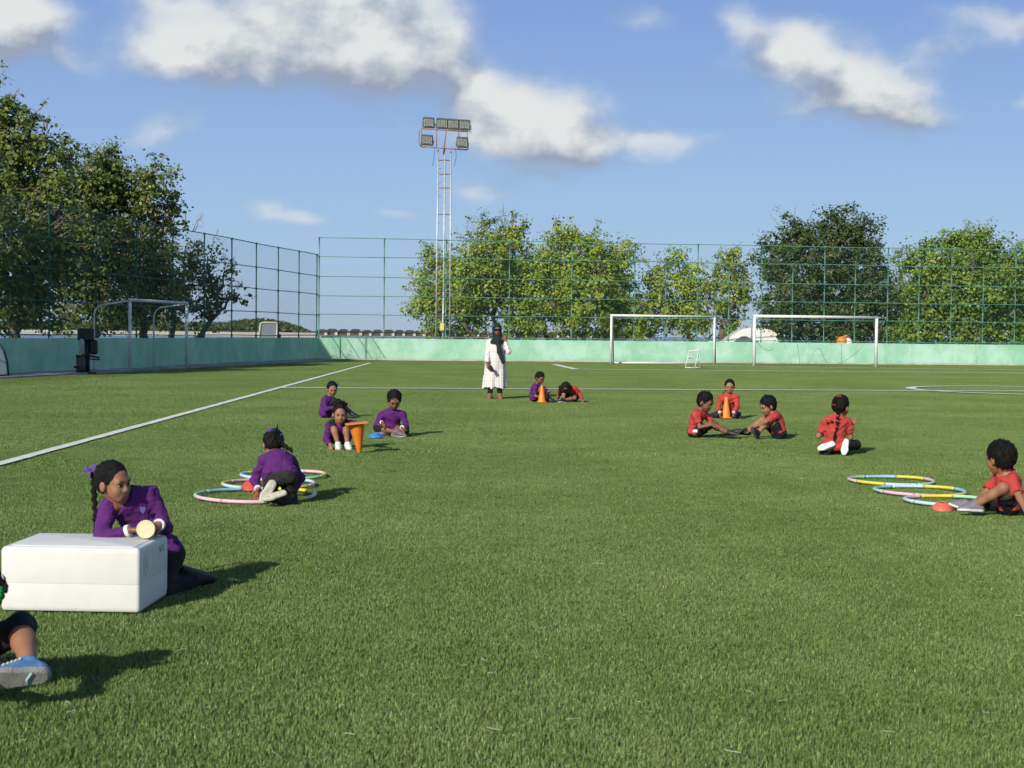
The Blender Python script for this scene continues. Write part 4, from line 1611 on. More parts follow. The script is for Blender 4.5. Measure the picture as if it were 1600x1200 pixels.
class Field:
    def __init__(self, lo, hi, h):
        self.h = h
        self.lo = np.asarray(lo, float)
        self.n = np.ceil((np.asarray(hi) - self.lo) / h).astype(int) + 2
        self.F = np.full(self.n, .5, np.float32)

    def _sub(self, lo, hi):
        a = np.clip(np.floor((lo - self.lo) / self.h).astype(int), 0, self.n)
        b = np.clip(np.ceil((hi - self.lo) / self.h).astype(int) + 1, 0, self.n)
        if (b <= a).any(): return None, None
        sl = tuple(slice(x, y) for x, y in zip(a, b))
        g = [self.lo[i] + self.h * np.arange(a[i], b[i]) for i in range(3)]
        return sl, np.stack(np.meshgrid(*g, indexing='ij'), -1)

    def dist(self, p, P):
        if p[0] == 'c':
            _, a, b, ra, rb, k, n, fac = p
            ab = b - a
            t = np.clip(((P - a) @ ab) / max(ab @ ab, 1e-9), 0, 1)
            q = P - a - t[..., None] * ab
            r = ra + (rb - ra) * t
            if n is not None:
                u = q @ n
                d2 = (q * q).sum(-1) + (fac * fac - 1) * u * u
                return np.sqrt(d2) - r
            return np.sqrt((q * q).sum(-1)) - r
        _, c, r, A, k = p
        q = (P - c) @ A.T
        k0 = np.sqrt(((q / r) ** 2).sum(-1))
        k1 = np.sqrt(((q / r ** 2) ** 2).sum(-1))
        return np.where(k1 > 1e-9, k0 * (k0 - 1) / np.maximum(k1, 1e-9), -r.min())

    def box(self, p, pad):
        if p[0] == 'c':
            r = max(p[3], p[4]) + pad
            return np.minimum(p[1], p[2]) - r, np.maximum(p[1], p[2]) + r
        r = p[2].max() + pad
        return p[1] - r, p[1] + r

    def add(self, prims, clips=(), k=None):
        """prims smooth-joined, cut by planes (point, normal: the side the normal points to is cut away), then joined to the field"""
        los, his = zip(*[self.box(p, .06) for p in prims])
        sl, P = self._sub(np.min(los, 0), np.max(his, 0))
        if sl is None: return self
        f = np.full(P.shape[:3], .5, np.float32)
        for p in prims:
            lo, hi = self.box(p, .06)
            a = np.clip(np.floor((lo - P[0, 0, 0]) / self.h).astype(int), 0, f.shape)
            b = np.clip(np.ceil((hi - P[0, 0, 0]) / self.h).astype(int) + 1, 0, f.shape)
            s = tuple(slice(x, y) for x, y in zip(a, b))
            d = self.dist(p, P[s])
            kk = p[5] if p[0] == 'c' else p[4]
            cur = f[s]
            hh = np.maximum(kk - np.abs(cur - d), 0) / kk
            f[s] = np.minimum(cur, d) - hh * hh * kk * .25
        for (pt, n) in clips:
            f = np.maximum(f, (P - np.asarray(pt)) @ unit(n))
        if k:
            hh = np.maximum(k - np.abs(self.F[sl] - f), 0) / k
            self.F[sl] = np.minimum(self.F[sl], f) - hh * hh * k * .25
        else:
            self.F[sl] = np.minimum(self.F[sl], f)
        return self

    def carve(self, prims, k=.008):
        for p in prims:
            lo, hi = self.box(p, .05)
            sl, P = self._sub(lo, hi)
            if sl is None: continue
            d = -self.dist(p, P)
            cur = self.F[sl]
            hh = np.maximum(k - np.abs(cur - d), 0) / k
            self.F[sl] = np.maximum(cur, d) + hh * hh * k * .25
        return self

    def clip(self, pt, n, lo=None, hi=None):
        sl, P = self._sub(self.lo if lo is None else lo, self.lo + self.h * self.n if hi is None else hi)
        self.F[sl] = np.maximum(self.F[sl], (P - np.asarray(pt)) @ unit(n))
        return self

    def folds(self, amp, freq, seed, bias=.55):
        r = np.random.default_rng(seed)
        g = [self.lo[i] + self.h * np.arange(self.n[i]) for i in range(3)]
        m = np.abs(self.F) < .03
        I = np.nonzero(m)
        P = np.stack([g[i][I[i]] for i in range(3)], 1)
        w = np.zeros(len(P))
        for j in range(5):
            d = r.normal(size=3) * np.array([1, 1, 1.5])
            d = unit(d) * freq * r.uniform(.6, 1.8)
            e = unit(r.normal(size=3)) * freq * .5
            w += np.abs(np.sin(P @ d + 1.7 * np.sin(P @ e + j))) / (1 + j * .25)
        self.F[I] += (amp * (w / 2.6 - bias)).astype(np.float32)
        return self

    def mesh(self):
        return surface_nets(self.F, self.lo, self.h)


M_skin = mat('skin_brown', (.33, .160, .088), .55, var=.12, vscale=14, sss=.08, spec=.35)
M_skin2 = mat('skin_dark_brown', (.23, .105, .060), .55, var=.12, vscale=14, sss=.08, spec=.35)
M_hair = mat('black_hair', (.007, .006, .005), .62, bump=.7, bscale=160, spec=.22)
M_eyew = mat('eye_white', (.34, .30, .27), .4)
M_eyed = mat('eye_iris', (.012, .008, .006), .15)
M_lips = mat('lips', (.26, .085, .065), .5)
M_brow = mat('eyebrow_hair', (.018, .012, .010), .8)
M_purple = mat('purple_cloth', (.105, .014, .150), .85, var=.22, vscale=9, bump=.35, bscale=350, fold=.7)
M_purpled = mat('dark_purple_trim', (.06, .012, .09), .85)
M_red = mat('red_cloth', (.50, .055, .043), .85, var=.22, vscale=9, bump=.35, bscale=350, fold=.7)
M_redd = mat('dark_red_trim', (.10, .012, .012), .85)
M_black = mat('black_cloth', (.014, .013, .015), .85, var=.3, vscale=9, bump=.35, bscale=300, fold=.7)
M_char = mat('charcoal_cloth', (.030, .028, .028), .85, var=.3, vscale=9, bump=.35, bscale=300, fold=.7)
M_cuff = mat('white_cloth', (.76, .74, .76), .85, bump=.3, bscale=300)
M_shoeb = mat('black_shoe', (.016, .016, .017), .5)
M_soleg = mat('dark_grey_sole', (.085, .09, .085), .85, bump=.4, bscale=200)
M_solec = mat('cream_sole', (.62, .58, .46), .8, var=.2, vscale=25, bump=.4, bscale=200)
M_soleh = mat('pale_grey_sole', (.36, .35, .33), .85, var=.25, vscale=25, bump=.9, bscale=160)
M_shoew = mat('white_shoe', (.72, .70, .66), .6, var=.1, vscale=20)
M_shoebl = mat('blue_shoe', (.10, .24, .46), .65, var=.35, vscale=40, bump=.4, bscale=250)
M_shoem = mat('mauve_grey_shoe', (.20, .175, .225), .65, var=.2, vscale=40)
M_ribp = mat('purple_ribbon', (.17, .05, .46), .5)
M_ribr = mat('red_ribbon', (.52, .03, .035), .5)
M_grnb = mat('green_scrunchie', (.02, .20, .04), .8, bump=.5, bscale=120)


def ik2(S, T, l1, l2, hint):
    S, T, hint = (np.asarray(x, float) for x in (S, T, hint))
    d = T - S
    L = np.linalg.norm(d)
    L2 = min(L, (l1 + l2) * .998)
    L2 = max(L2, abs(l1 - l2) * 1.05 + .005)
    u = d / L
    T2 = S + u * L2
    a = (l1 * l1 - l2 * l2 + L2 * L2) / (2 * L2)
    hh = math.sqrt(max(l1 * l1 - a * a, 0))
    v = (hint - S) - u * ((hint - S) @ u)
    v = unit(v) if np.linalg.norm(v) > 1e-6 else unit(np.cross(u, [0, 0, 1]))
    return S + u * a + v * hh, T2


def person(label, px, py, J, s=1.0, h=.010, group=None, top=None, topc=('long', 'long'), collar=None, cuffs=False, bottom=None, legf=1.0, thighf=.75,
           skin=None, hair='short', hairx=None, shoe=None, sole=None, hem=-.055, hairt=.010, hs=1.12, seed=1, extra=None, wide=1.0, tunic=None, fing=True, belly=0.0, pantlen=None):
    skin = skin or M_skin
    B = G(px, py)
    rad = np.linalg.norm(B[:2])
    ey = B[:2] / rad
    th = math.atan2(ey[1], ey[0]) - math.pi / 2
    ex = np.array([ey[1], -ey[0]])

    def L(p):
        """photo column, row and depth offset -> local point; plain local vectors pass through"""
        x, y, dy = p
        d = ray(x, y)
        t = (rad + dy) / (d[:2] @ ey)
        w = CAMP + d * t - B
        return np.array([w[:2] @ ex, w[:2] @ ey, w[2]])

    P = {k: L(v) for k, v in J.items() if len(v) == 3 and k in ('pel', 'nk', 'hd', 'ls', 'rs', 'lw', 'rw', 'le', 're', 'lk', 'rk', 'la', 'ra')}
    V = {k: unit(v) for k, v in J.items() if k in ('look', 'hup', 'cf', 'hf', 'lh', 'rh', 'lp', 'rp', 'lt', 'rt', 'lu', 'ru')}
    cf_ = V['cf']
    hf_ = V.get('hf', cf_)
    up = np.array([0, 0, 1.0])
    spine = unit(P['nk'] - P['pel'])
    hr = unit(np.cross(hf_, up))
    ua, fa, tl, sl_ = .185 * s, .165 * s, .262 * s, .262 * s
    if 'ls' not in P:
        cr = unit(np.cross(cf_, spine))
        P['ls'] = P['nk'] - cr * .118 * s * wide - spine * .02 * s
        P['rs'] = P['nk'] + cr * .118 * s * wide - spine * .02 * s
    lh, rh = P['pel'] - hr * .062 * s, P['pel'] + hr * .062 * s
    arms, legs = {}, {}
    for sd in 'lr':
        e, w = ik2(P[sd + 's'], P[sd + 'w'], ua, fa, P[sd + 'e'])
        arms[sd] = (P[sd + 's'], e, w)
        k_, a = ik2(lh if sd == 'l' else rh, P[sd + 'a'], tl, sl_, P[sd + 'k'])
        legs[sd] = (lh if sd == 'l' else rh, k_, a)
    pel, nk = P['pel'], P['nk']
    mid = (pel + nk) / 2 - cf_ * (.02 + belly) * s
    chest = pel * .25 + nk * .75 - cf_ * .008 * s
    # head frame
    hc = P['hd']
    hf = V['look']
    hu = V.get('hup', up)
    hright = unit(np.cross(hf, hu))
    hu = np.cross(hright, hf)
    A = np.stack([hright, hf, hu])
    q = hs * s

    def H(x, y, z): return hc + A.T @ (np.array([x, y, z]) * q)

    # ---- body primitives
    head = [E_(H(0, -.010, .018), np.array([.073, .088, .079]) * q, A, .03), E_(H(0, .028, -.040), np.array([.055, .054, .062]) * q, A, .035 * q),
            C_(H(-.012, .058, -.088), H(.012, .058, -.088), .017 * q, .017 * q, .035 * q),
            C_(H(-.034, .056, -.043), H(-.034, .05, -.05), .023 * q, .02 * q, .03 * q), C_(H(.034, .056, -.043), H(.034, .05, -.05), .023 * q, .02 * q, .03 * q),
            C_(H(0, .080, -.004), H(0, .094, -.036), .008 * q, .0115 * q, .014 * q), C_(H(-.010, .088, -.041), H(.010, .088, -.041), .0075 * q, .0075 * q, .010 * q),
            C_(H(-.036, .071, .012), H(.036, .071, .012), .013 * q, .013 * q, .02 * q),
            C_(H(-.017, .079, -.063), H(.017, .079, -.063), .0075 * q, .0075 * q, .012 * q), C_(H(-.013, .077, -.073), H(.013, .077, -.073), .0085 * q, .0085 * q, .012 * q)]
    ears = [E_(H(sg * .077, -.006, -.022), np.array([.010, .021, .032]) * q, A, .012) for sg in (-1, 1)]
    torso = [C_(lh, rh, .072 * s, .072 * s, .04), C_(pel + spine * .02 * s, mid, .086 * s, .083 * s, .05, cf_, 1.25), C_(mid, chest, .083 * s, .084 * s, .05, cf_, 1.3),
             C_(arms['l'][0] * .85 + arms['r'][0] * .15, arms['r'][0] * .85 + arms['l'][0] * .15, .043 * s, .043 * s, .05), C_(chest, nk, .07 * s, .045 * s, .05, cf_, 1.2)]
    neck = [C_(nk - spine * .01, H(0, -.022, -.065), .036 * s, .034 * s, .03)]
    limb = []
    for sd in 'lr':
        a, e, w = arms[sd]
        limb += [C_(a, e, .036 * s, .028 * s, .03), C_(e, w, .0285 * s, .0195 * s, .018)]
        a, k_, w = legs[sd]
        limb += [C_(a, k_, .062 * s, .043 * s, .04), C_(k_, k_ * .6 + w * .4, .041 * s, .039 * s, .025), C_(k_ * .6 + w * .4, w, .039 * s, .026 * s, .025)]
    hands, fings = [], MB()
    for sd in 'lr':
        a, e, w = arms[sd]
        hd_ = V.get(sd + 'h', unit(w - e))
        pn = V.get(sd + 'p', np.array([0, 0, -1.0]))
        pn = unit(pn - hd_ * (pn @ hd_))
        sd_ = np.cross(hd_, pn)
        hands += [C_(w, w + hd_ * .052 * s, .021 * s, .029 * s, .012, pn, 2.0)]
        thumb = 1 if sd == 'l' else -1
        curl = .42
        for i, ln in enumerate((.046, .053, .049, .038)):
            off = (1.5 - i) / 1.5 * .021 * s * thumb
            p0 = w + hd_ * (.064 - abs(i - 1.2) * .004) * s + sd_ * off
            d = hd_ + sd_ * off * 4
            pts_ = [p0 - hd_ * .02 * s, p0]
            for k_ in range(3):
                d = unit(unit(d) * math.cos(curl) + pn * math.sin(curl))
                pts_.append(pts_[-1] + d * ln * s * (.42, .32, .26)[k_])
            fings.tube(pts_, [.0078 * s, .0076 * s, .007 * s, .0065 * s, .0045 * s], 7)
        p0 = w + hd_ * .018 * s + sd_ * .020 * s * thumb
        d = unit(hd_ * .7 + sd_ * .75 * thumb + pn * .25)
        fings.tube([p0 - d * .012 * s, p0 + d * .018 * s, p0 + d * .034 * s + hd_ * .004, p0 + d * .044 * s + hd_ * .012 * s], [.010 * s, .009 * s, .0078 * s, .005 * s], 7)
    allp = np.concatenate([[hc], [pel], *[np.array(v) for v in arms.values()], *[np.array(v) for v in legs.values()]])
    lo, hi = allp.min(0) - .20 * s, allp.max(0) + .20 * s
    lo[2] = max(lo[2], -.02)
    F = Field(lo, hi, h)
    F.add(torso + neck + limb + hands + head, k=.01)
    F.add(ears, k=.006)
    sockets = [E_(H(sg * .031, .092, -.010), np.array([.017, .014, .011]) * q, A, .01) for sg in (-1, 1)]
    F.carve(sockets, .012 * q)
    v, f = F.mesh()
    n0 = len(v)
    fv = np.array(fings.v)
    ff = [tuple(int(i) for i in r) for r in f] + [tuple(n0 + i for i in r) for r in fings.f]
    root = mesh_np('person', np.concatenate([v, fv]), ff, skin, None, True, B)
    root.rotation_euler = (0, 0, th)
    tag(root, label, 'person', group)

    def emit(name, Fd, m, parent=root):
        vv, fq = Fd.mesh()
        if len(fq) == 0: return None
        return mesh_np(name, vv, fq, m, parent, True)

    def new(): return Field(lo, hi, h)
    # ---- face
    for sg in (-1, 1):
        eb = MB()
        Ae = np.stack([A[0], A[1], A[2]])
        eb.ell(H(sg * .031, .0735, -.010), np.array([.0145, .0095, .0078]) * q, Ae, 12, 8)
        eb.m = 1
        eb.ell(H(sg * .031, .0790, -.010), np.array([.0092, .0052, .0074]) * q, Ae, 10, 6)
        e_ = eb.build('eye', None, root, True, None, [M_eyew, M_eyed])
        br = MB().tube([H(sg * .014, .0845, .010), H(sg * .030, .0835, .016), H(sg * .048, .068, .011)], [.0034 * q, .0042 * q, .002 * q], 6)
        br.build('eyebrow', M_brow, root, True)
        la_ = MB().tube([H(sg * .017, .0815, -.008), H(sg * .031, .0832, -.0028), H(sg * .045, .073, -.0075)], [.0016 * q, .0026 * q, .0018 * q], 5)
        la_.build('eyelid', M_brow, root, True)
    lp = MB()
    lp.tube([H(-.022, .0795, -.068), H(-.009, .0865, -.0645), H(0, .0872, -.066), H(.009, .0865, -.0645), H(.022, .0795, -.068)], [.0015 * q, .0042 * q, .004 * q, .0042 * q, .0015 * q], 7)
    lp.tube([H(-.019, .080, -.069), H(0, .0862, -.0735), H(.019, .080, -.069)], [.0015 * q, .0055 * q, .0015 * q], 7)
    lp.build('lips', M_lips, root, True)
    # ---- hair
    if hair != 'none':
        Fh = new()
        thick = hairt if hair == 'short' else .009
        Fh.add([E_(H(0, -.018 - thick * .45, .021), (np.array([.074, .086, .081]) + thick) * q, A, .02), E_(H(0, -.042, -.02), (np.array([.062, .052, .062]) + thick * .8) * q, A, .03)],
               [(H(0, .070, .046), A.T @ np.array([0, .80, -.60])), (H(0, -.03, -.072), A.T @ np.array([0, .25, -1]))] if hair == 'short' else
               [(H(0, .024, -.016), A.T @ np.array([0, .72, -.69])), (H(0, -.03, -.075), A.T @ np.array([0, .3, -1]))])
        if hair == 'tied':
            Fh.carve([E_(H(0, .078, -.014), np.array([.064, .074, .078]) * q, A, .01)], .006 * q)
        Fh.folds(.0025 * q if hair == 'short' else .0025 * q, 90, seed + 5)
        if hairx:
            pr = hairx(H, L, A, q)
            if pr: Fh.add(pr, k=.012)
        vv, fq = Fh.mesh()
        # locks lying over the scalp
        ho = MB()
        r = np.random.default_rng(seed + 50)
        nl = int((330 if hair == 'short' else 240) * min(1.6, (.010 / h)))
        crown = H(.01, -.055, .095) if hair == 'short' else H(0, -.098, .02)
        near = vv[np.linalg.norm(vv - hc, axis=1) < .135 * q]
        for p in near[r.integers(0, len(near), nl)] if len(near) else []:
            nrm = unit(p - H(0, -.012, .01))
            fl = (p - crown) if hair == 'short' else (crown - p)
            fl = fl - nrm * (fl @ nrm) + r.normal(0, .007 if hair == 'short' else .006, 3)
            fl = unit(fl)
            ln = r.uniform(.018, .036) * q if hair == 'short' else r.uniform(.03, .06) * q
            lift = r.uniform(.001, .0045) * q if hair == 'short' else r.uniform(.0005, .0025) * q
            w_ = r.uniform(.0022, .0042) * q
            if (A @ (p - hc))[1] > .05 * q: ln *= .55
            if hair == 'tied' and (A @ (p - hc))[1] > .045 * q and (A @ (p - hc))[2] < .03 * q: continue
            ho.tube([p - nrm * .004 * q, p + fl * ln * .5 + nrm * lift, p + fl * ln - nrm * (ln * ln / (.09 * q)) * .60 + nrm * lift * .4], [w_, w_, w_ * .25], 4)
        b_ = len(vv)
        ff_ = [tuple(int(i) for i in row) for row in fq] + [tuple(b_ + i for i in row) for row in ho.f]
        mesh_np('hair', np.concatenate([vv, np.array(ho.v)]) if ho.v else vv, ff_, M_hair, root, True)
    # ---- shirt
    if top is not None:
        Fs = new()
        tor = inflate(torso, .021 * s)
        Fs.add(tor + [C_(nk - spine * .01, nk + spine * .012 * s, .046 * s, .042 * s, .03)],
               [(nk + (H(0, -.02, -.06) - nk) * .35, H(0, -.02, -.06) - nk)] + ([] if bottom is None else [(pel + spine * hem * s, -spine)]))
        for sd, ty in zip('lr', topc):
            a, e, w = arms[sd]
            if ty == 'long':
                u = unit(w - e)
                Fs.add([C_(a, e, .049 * s, .040 * s, .04), C_(e, w, .040 * s, .031 * s, .02)], [(e + (w - e) * .90, u)], k=.035)
            elif ty == 'short':
                u = unit(e - a)
                Fs.add([C_(a, a + (e - a) * .9, .050 * s, .050 * s, .03)], [(a + (e - a) * .72, u)], k=.03)
        Fs.F -= np.where(np.abs(Fs.F) < .04, .004 * s, 0).astype(np.float32)
        Fs.folds(.015 * s, 30, seed, .66)
        Fs.folds(.006 * s, 75, seed + 9, .6)
        so = emit('shirt', Fs, top)
        if collar:
            cl = MB()
            nn = unit(H(0, -.02, -.06) - nk)
            b1 = unit(np.cross(nn, cf_))
            b2 = np.cross(b1, nn)
            cpt = nk + (H(0, -.02, -.06) - nk) * .30
            cl.tube([cpt + b1 * .047 * s * math.cos(a) + b2 * .045 * s * math.sin(a) - nn * .012 * s * (math.sin(a) if (b2 @ cf_) > 0 else -math.sin(a)) for a in np.linspace(0, 2 * math.pi, 24)[:-1]], .008 * s, 6, True)
            cl.build('collar', collar, root, True)
        if cuffs:
            for sd, ty in zip('lr', topc):
                if ty != 'long': continue
                a, e, w = arms[sd]
                Fc = new()
                u = unit(w - e)
                Fc.add([C_(e + (w - e) * .84, w + u * .02, .0325 * s, .031 * s, .01)], [(e + (w - e) * 1.03, u), (e + (w - e) * .89, -u)])
                emit('cuff', Fc, M_cuff)
    # ---- trousers / shorts / leggings
    if bottom is not None:
        Fb = new()
        Fb.add(inflate([C_(lh, rh, .074 * s, .074 * s, .04), C_(pel, pel + spine * .05 * s, .085 * s, .080 * s, .05, cf_, 1.2)], .011 * s), [(pel + spine * .07 * s, spine)])
        for sd in 'lr':
            a, k_, w = legs[sd]
            if legf > 0:
                u = unit(w - k_)
                lo_ = .008 if legf < .9 else .014
                Fb.add(inflate([C_(a, k_, .062 * s, .044 * s, .04), C_(k_, w, .043 * s, .033 * s if legf > .9 else .030 * s, .02)], lo_ * s), [(k_ + (w - k_) * legf, u)], k=.03)
            else:
                u = unit(k_ - a)
                Fb.add(inflate([C_(a, k_, .066 * s, .058 * s, .04)], .012 * s), [(a + (k_ - a) * thighf, u)], k=.03)
        Fb.folds(.011 * s, 30, seed + 3, .62)
        emit('trousers' if legf > 0 else 'shorts', Fb, bottom)
    # ---- shoes
    shoes = []
    if shoe is not None:
        for sd in 'lr':
            a = legs[sd][2]
            t = V[sd + 't']
            u = V.get(sd + 'u', up)
            u = unit(u - t * (u @ t))
            sdv = np.cross(t, u)
            ank = a
            base = ank - u * .058 * s
            los = np.min([ank - .2 * s, ank + .2 * s], 0)
            Fq = Field(ank - .20 * s, ank + .20 * s, max(h * .75, .005))
            heel, ball, toe = ank - t * .030 * s - u * .028 * s, ank + t * .080 * s - u * .036 * s, ank + t * .118 * s - u * .040 * s
            Fq.add([C_(heel, ball, .036 * s, .034 * s, .02), C_(ball, toe, .034 * s, .026 * s, .02), C_(ank + u * .012 * s, ank + t * .05 * s - u * .02 * s, .036 * s, .034 * s, .02)],
                   [(base + u * .016 * s, -u), (ank + u * .026 * s, u - t * .35)])
            so = emit('shoe', Fq, shoe[0] if isinstance(shoe, tuple) else shoe)
            Fq = Field(ank - .20 * s, ank + .20 * s, max(h * .75, .005))
            Fq.add([C_(heel, ball, .040 * s, .040 * s, .02), C_(ball, toe, .040 * s, .031 * s, .02)], [(base + u * .020 * s, u), (base, -u)])
            emit('sole', Fq, sole or M_soleg, so)
            shoes.append((so, ank, t, u, sdv))
    if extra:
        extra(dict(root=root, H=H, L=L, A=A, q=q, arms=arms, legs=legs, emit=emit, new=new, pel=pel, nk=nk, chest=chest, spine=spine, cf=cf_, s=s, shoes=shoes, P=P, torso=torso))
    return root


# hair helpers -------------------------------------------------------
def chain(p0, pts, r0, r1, n=9, zig=.006, k=.006):
    """a plait: alternating lobes along a path"""
    ps = [np.asarray(p0, float)] + [np.asarray(p, float) for p in pts]
    seg = np.array([0] + [np.linalg.norm(b - a) for a, b in zip(ps[:-1], ps[1:])]).cumsum()
    out = []
    for i in range(n):
        s = seg[-1] * i / (n - 1)
        p = np.array([np.interp(s, seg, [q_[c] for q_ in ps]) for c in range(3)])
        r = r0 + (r1 - r0) * i / (n - 1)
        out.append(E_(p + np.array([zig * (1 if i % 2 else -1), 0, 0]), (r, r * .9, r * 1.15), None, k))
    return out


def ribbon(d, c, ax, m, sz=.03, tails=True, name='hair_bow'):
    """a tied bow with two loops and tails; ax: rows right, forward, up"""
    b = MB()
    ax = np.asarray(ax, float)
    c = np.asarray(c, float)

    def W(x, y, z): return c + ax.T @ (np.array([x, y, z]) * sz)
    for sg in (-1, 1):
        pts_ = [W(0, 0, 0), W(sg * .5, .08, .35), W(sg * 1.05, .05, .42), W(sg * 1.2, 0, .05), W(sg * .7, -.05, -.12), W(0, 0, 0)]
        for off in (-.22, 0, .22):
            b.tube([p + ax.T @ np.array([0, off * sz, 0]) for p in pts_], sz * .14, 5)
        if tails:
            for off in (-.12, .12):
                b.tube([W(0, off, 0), W(sg * .35, off, -.7), W(sg * .75, off, -1.5)], [sz * .13, sz * .16, sz * .15], 5)
    b.ell(c, (sz * .28, sz * .28, sz * .26))
    return b.build(name, m, d['root'], True)
# ------------------------------------------------------------------ the people of the photograph
GP, GR = 'children in purple', 'children in red'


# girl leaning on the foam box
def hx1(H, L, A, q):
    return [C_(H(-.02, -.075, .03), H(-.045, -.105, .05), .03, .026, .02)] + chain(L((147, 742, -.10)), [L((147, 775, -.09)), L((150, 812, -.09))], .017, .013, 12, .004) + \
        [C_(L((150, 815, -.09)), L((151, 832, -.09)), .013, .017, .01), C_(L((151, 832, -.09)), L((151, 850, -.09)), .017, .010, .01)]


def ex1(d):
    ribbon(d, d['L']((141, 733, -.12)), [[.9, 0, .45], [0, 1, 0], [-.45, 0, .9]], M_ribp, .030)
    MB().ell(d['L']((149, 812, -.10)), (.018, .018, .010)).build('hair_tie', M_hair, d['root'], True)
    # crest on the jumper
    c = d['L']((223, 797, -.235))
    MB().poly([c + np.array([x, -.006, z]) for x, z in ((-.014, .018), (.014, .018), (.013, -.004), (0, -.018), (-.013, -.004))], [(0, 1, 2, 3, 4)]).build('crest', mat('crest_thread', (.10, .10, .26), .8), d['root'])
    # neckline rim
    return


J1 = dict(pel=(247, 866, .0), nk=(205, 783, -.16), hd=(178, 751, -.24), look=(.72, -.67, -.13), hup=(-.12, 0, 1), cf=(-.1, -.97, -.25), hf=(-.35, -.9, 0),
          rs=(169, 791, -.20), ls=(236, 775, -.11), re=(171, 832, -.30), rw=(202, 829, -.36), le=(257, 822, -.16), lw=(248, 820, -.34),
          rh=(.95, -.25, .05), rp=(.2, -.4, -.9), lh=(-.65, -.72, -.1), lp=(-.6, .3, -.6),
          rk=(236, 914, -.16), lk=(262, 921, -.20), ra=(292, 903, .06), la=(301, 907, -.02), lt=(.75, .5, -.35), rt=(.75, .5, -.35), lu=(-.3, -.3, -.9), ru=(-.3, -.3, -.9))
person('girl in purple with a long plait, leaning on the white foam box', 250, 915, J1, 1.03, .0055, GP, M_purple, ('long', 'long'), M_purpled, True, M_black, 1.0,
       hair='tied', hairx=hx1, shoe=M_shoeb, sole=M_soleg, hs=.94, hem=.01, seed=2, extra=ex1)
# the tub in her hands
pb = AT(228, 827, 7.30)
M_cream = mat('cream_lid', (.74, .66, .42), .5, var=.08, vscale=30)
M_tub = mat('tan_tub', (.38, .20, .12), .55)
axd = unit(np.array([.12, -.97, .12]))
r_ = unit(np.cross(axd, [0, 0, 1]))
AX = np.stack([r_, np.cross(axd, r_), axd])
t = thing('round_tub', 'round cream lidded tub in the hands of the girl at the foam box', 'tub', pb)
auto_smooth(MB().lathe([(.036, -.085), (.040, -.08), (.043, -.012), (.043, -.002)], (0, 0, 0), 28, AX).build('tub_body', M_tub, t), 40)
auto_smooth(MB().lathe([(.046, -.012), (.0475, -.009), (.0475, .002), (.045, .0045), (.0415, .0045), (.040, .0025)], (0, 0, 0), 36, AX).build('lid', M_cream, t), 40)


# child cut by the left edge: only a bent leg, a shoe and a bit of hair with a green tie show
def hx2(H, L, A, q):
    r = np.random.default_rng(4)
    out = []
    for i in range(12):
        p = L((r.uniform(-6, 10), r.uniform(908, 930), r.uniform(-.08, .02)))
        out.append(E_(p, (.010, .010, .012), None, .006))
    return out


def ex2(d):
    b = MB()
    c = d['L']((-1, 931, -.06))
    for k in range(9):
        a = k / 9 * 6.28
        b.ell(c + np.array([.010 * math.cos(a) * .4, .02 * math.sin(a), .022 * math.cos(a)]), (.014, .014, .014), None, 8, 6)
    b.build('scrunchie', M_grnb, d['root'], True)
    # laces and ankle sock
    so, ank, t_, u_, s_ = d['shoes'][1]
    m = MB()
    for k in range(5):
        p = ank + t_ * (.030 + .013 * k) * d['s'] + u_ * (.002 - .006 * k) * d['s'] - s_ * .024 * d['s']
        m.tube([p - s_ * .02, p + u_ * .006, p + s_ * .02], .0032, 5)
        m.tube([p - s_ * .02, p + t_ * .012 + u_ * .004, p + s_ * .02 + t_ * .013], .0028, 5)
    m.build('laces', M_cuff, so, True)
    a, k_, w = d['legs']['r']
    MB().tube([w + (k_ - w) * .02, w + (k_ - w) * .13], [.035, .033], 14).build('sock', mat('pink_sock', (.72, .25, .25), .9), d['root'], True)
    st = MB()
    st.tube([ank - t_ * .004 - u_ * .0585 * d['s'] - s_ * .03, ank + t_ * .012 - u_ * .0590 * d['s'], ank + t_ * .004 - u_ * .0585 * d['s'] + s_ * .034], .0055, 5)
    st.build('sole_stripe', mat('pale_blue_rubber', (.36, .52, .58), .7), so, True)


J2 = dict(pel=(-62, 1035, .24), nk=(-66, 952, .16), hd=(-38, 925, .04), look=(.80, -.45, -.40), cf=(.8, -.35, -.2), hf=(.85, -.5, 0),
          rs=(-76, 968, .04), ls=(-50, 958, .28), re=(-90, 1020, -.02), rw=(-40, 1050, -.16), le=(-40, 1000, .34), lw=(-25, 1030, .28),
          rh=(.7, -.3, -.6), lh=(.8, -.2, -.4), rk=(64, 984, .08), ra=(46, 1043, -.10), lk=(-120, 1000, .45), la=(-190, 1050, .35),
          rt=(-.99, -.06, .02), ru=(.0, .88, .48), lt=(.8, -.5, -.1), lu=(.1, .3, 1))
person('child at the left edge, only a bent leg and blue shoe showing', 40, 1092, J2, 1.12, .006, None, M_purple, ('long', 'long'), None, False, M_black, .22,
       skin=M_skin, hair='tied', hairx=hx2, shoe=M_shoebl, sole=M_soleh, hs=1.02, seed=4, extra=ex2)


# crawling girl seen from behind
def hx3(H, L, A, q):
    return [E_(H(.02, -.085, .01), (.036, .03, .036), None, .02), C_(H(.02, -.10, .05), H(.03, -.115, .115), .012, .004, .01)] + \
        chain(H(.03, -.09, -.02), [L((448, 699, .22)), L((456, 704, .16))], .020, .016, 7, .004)


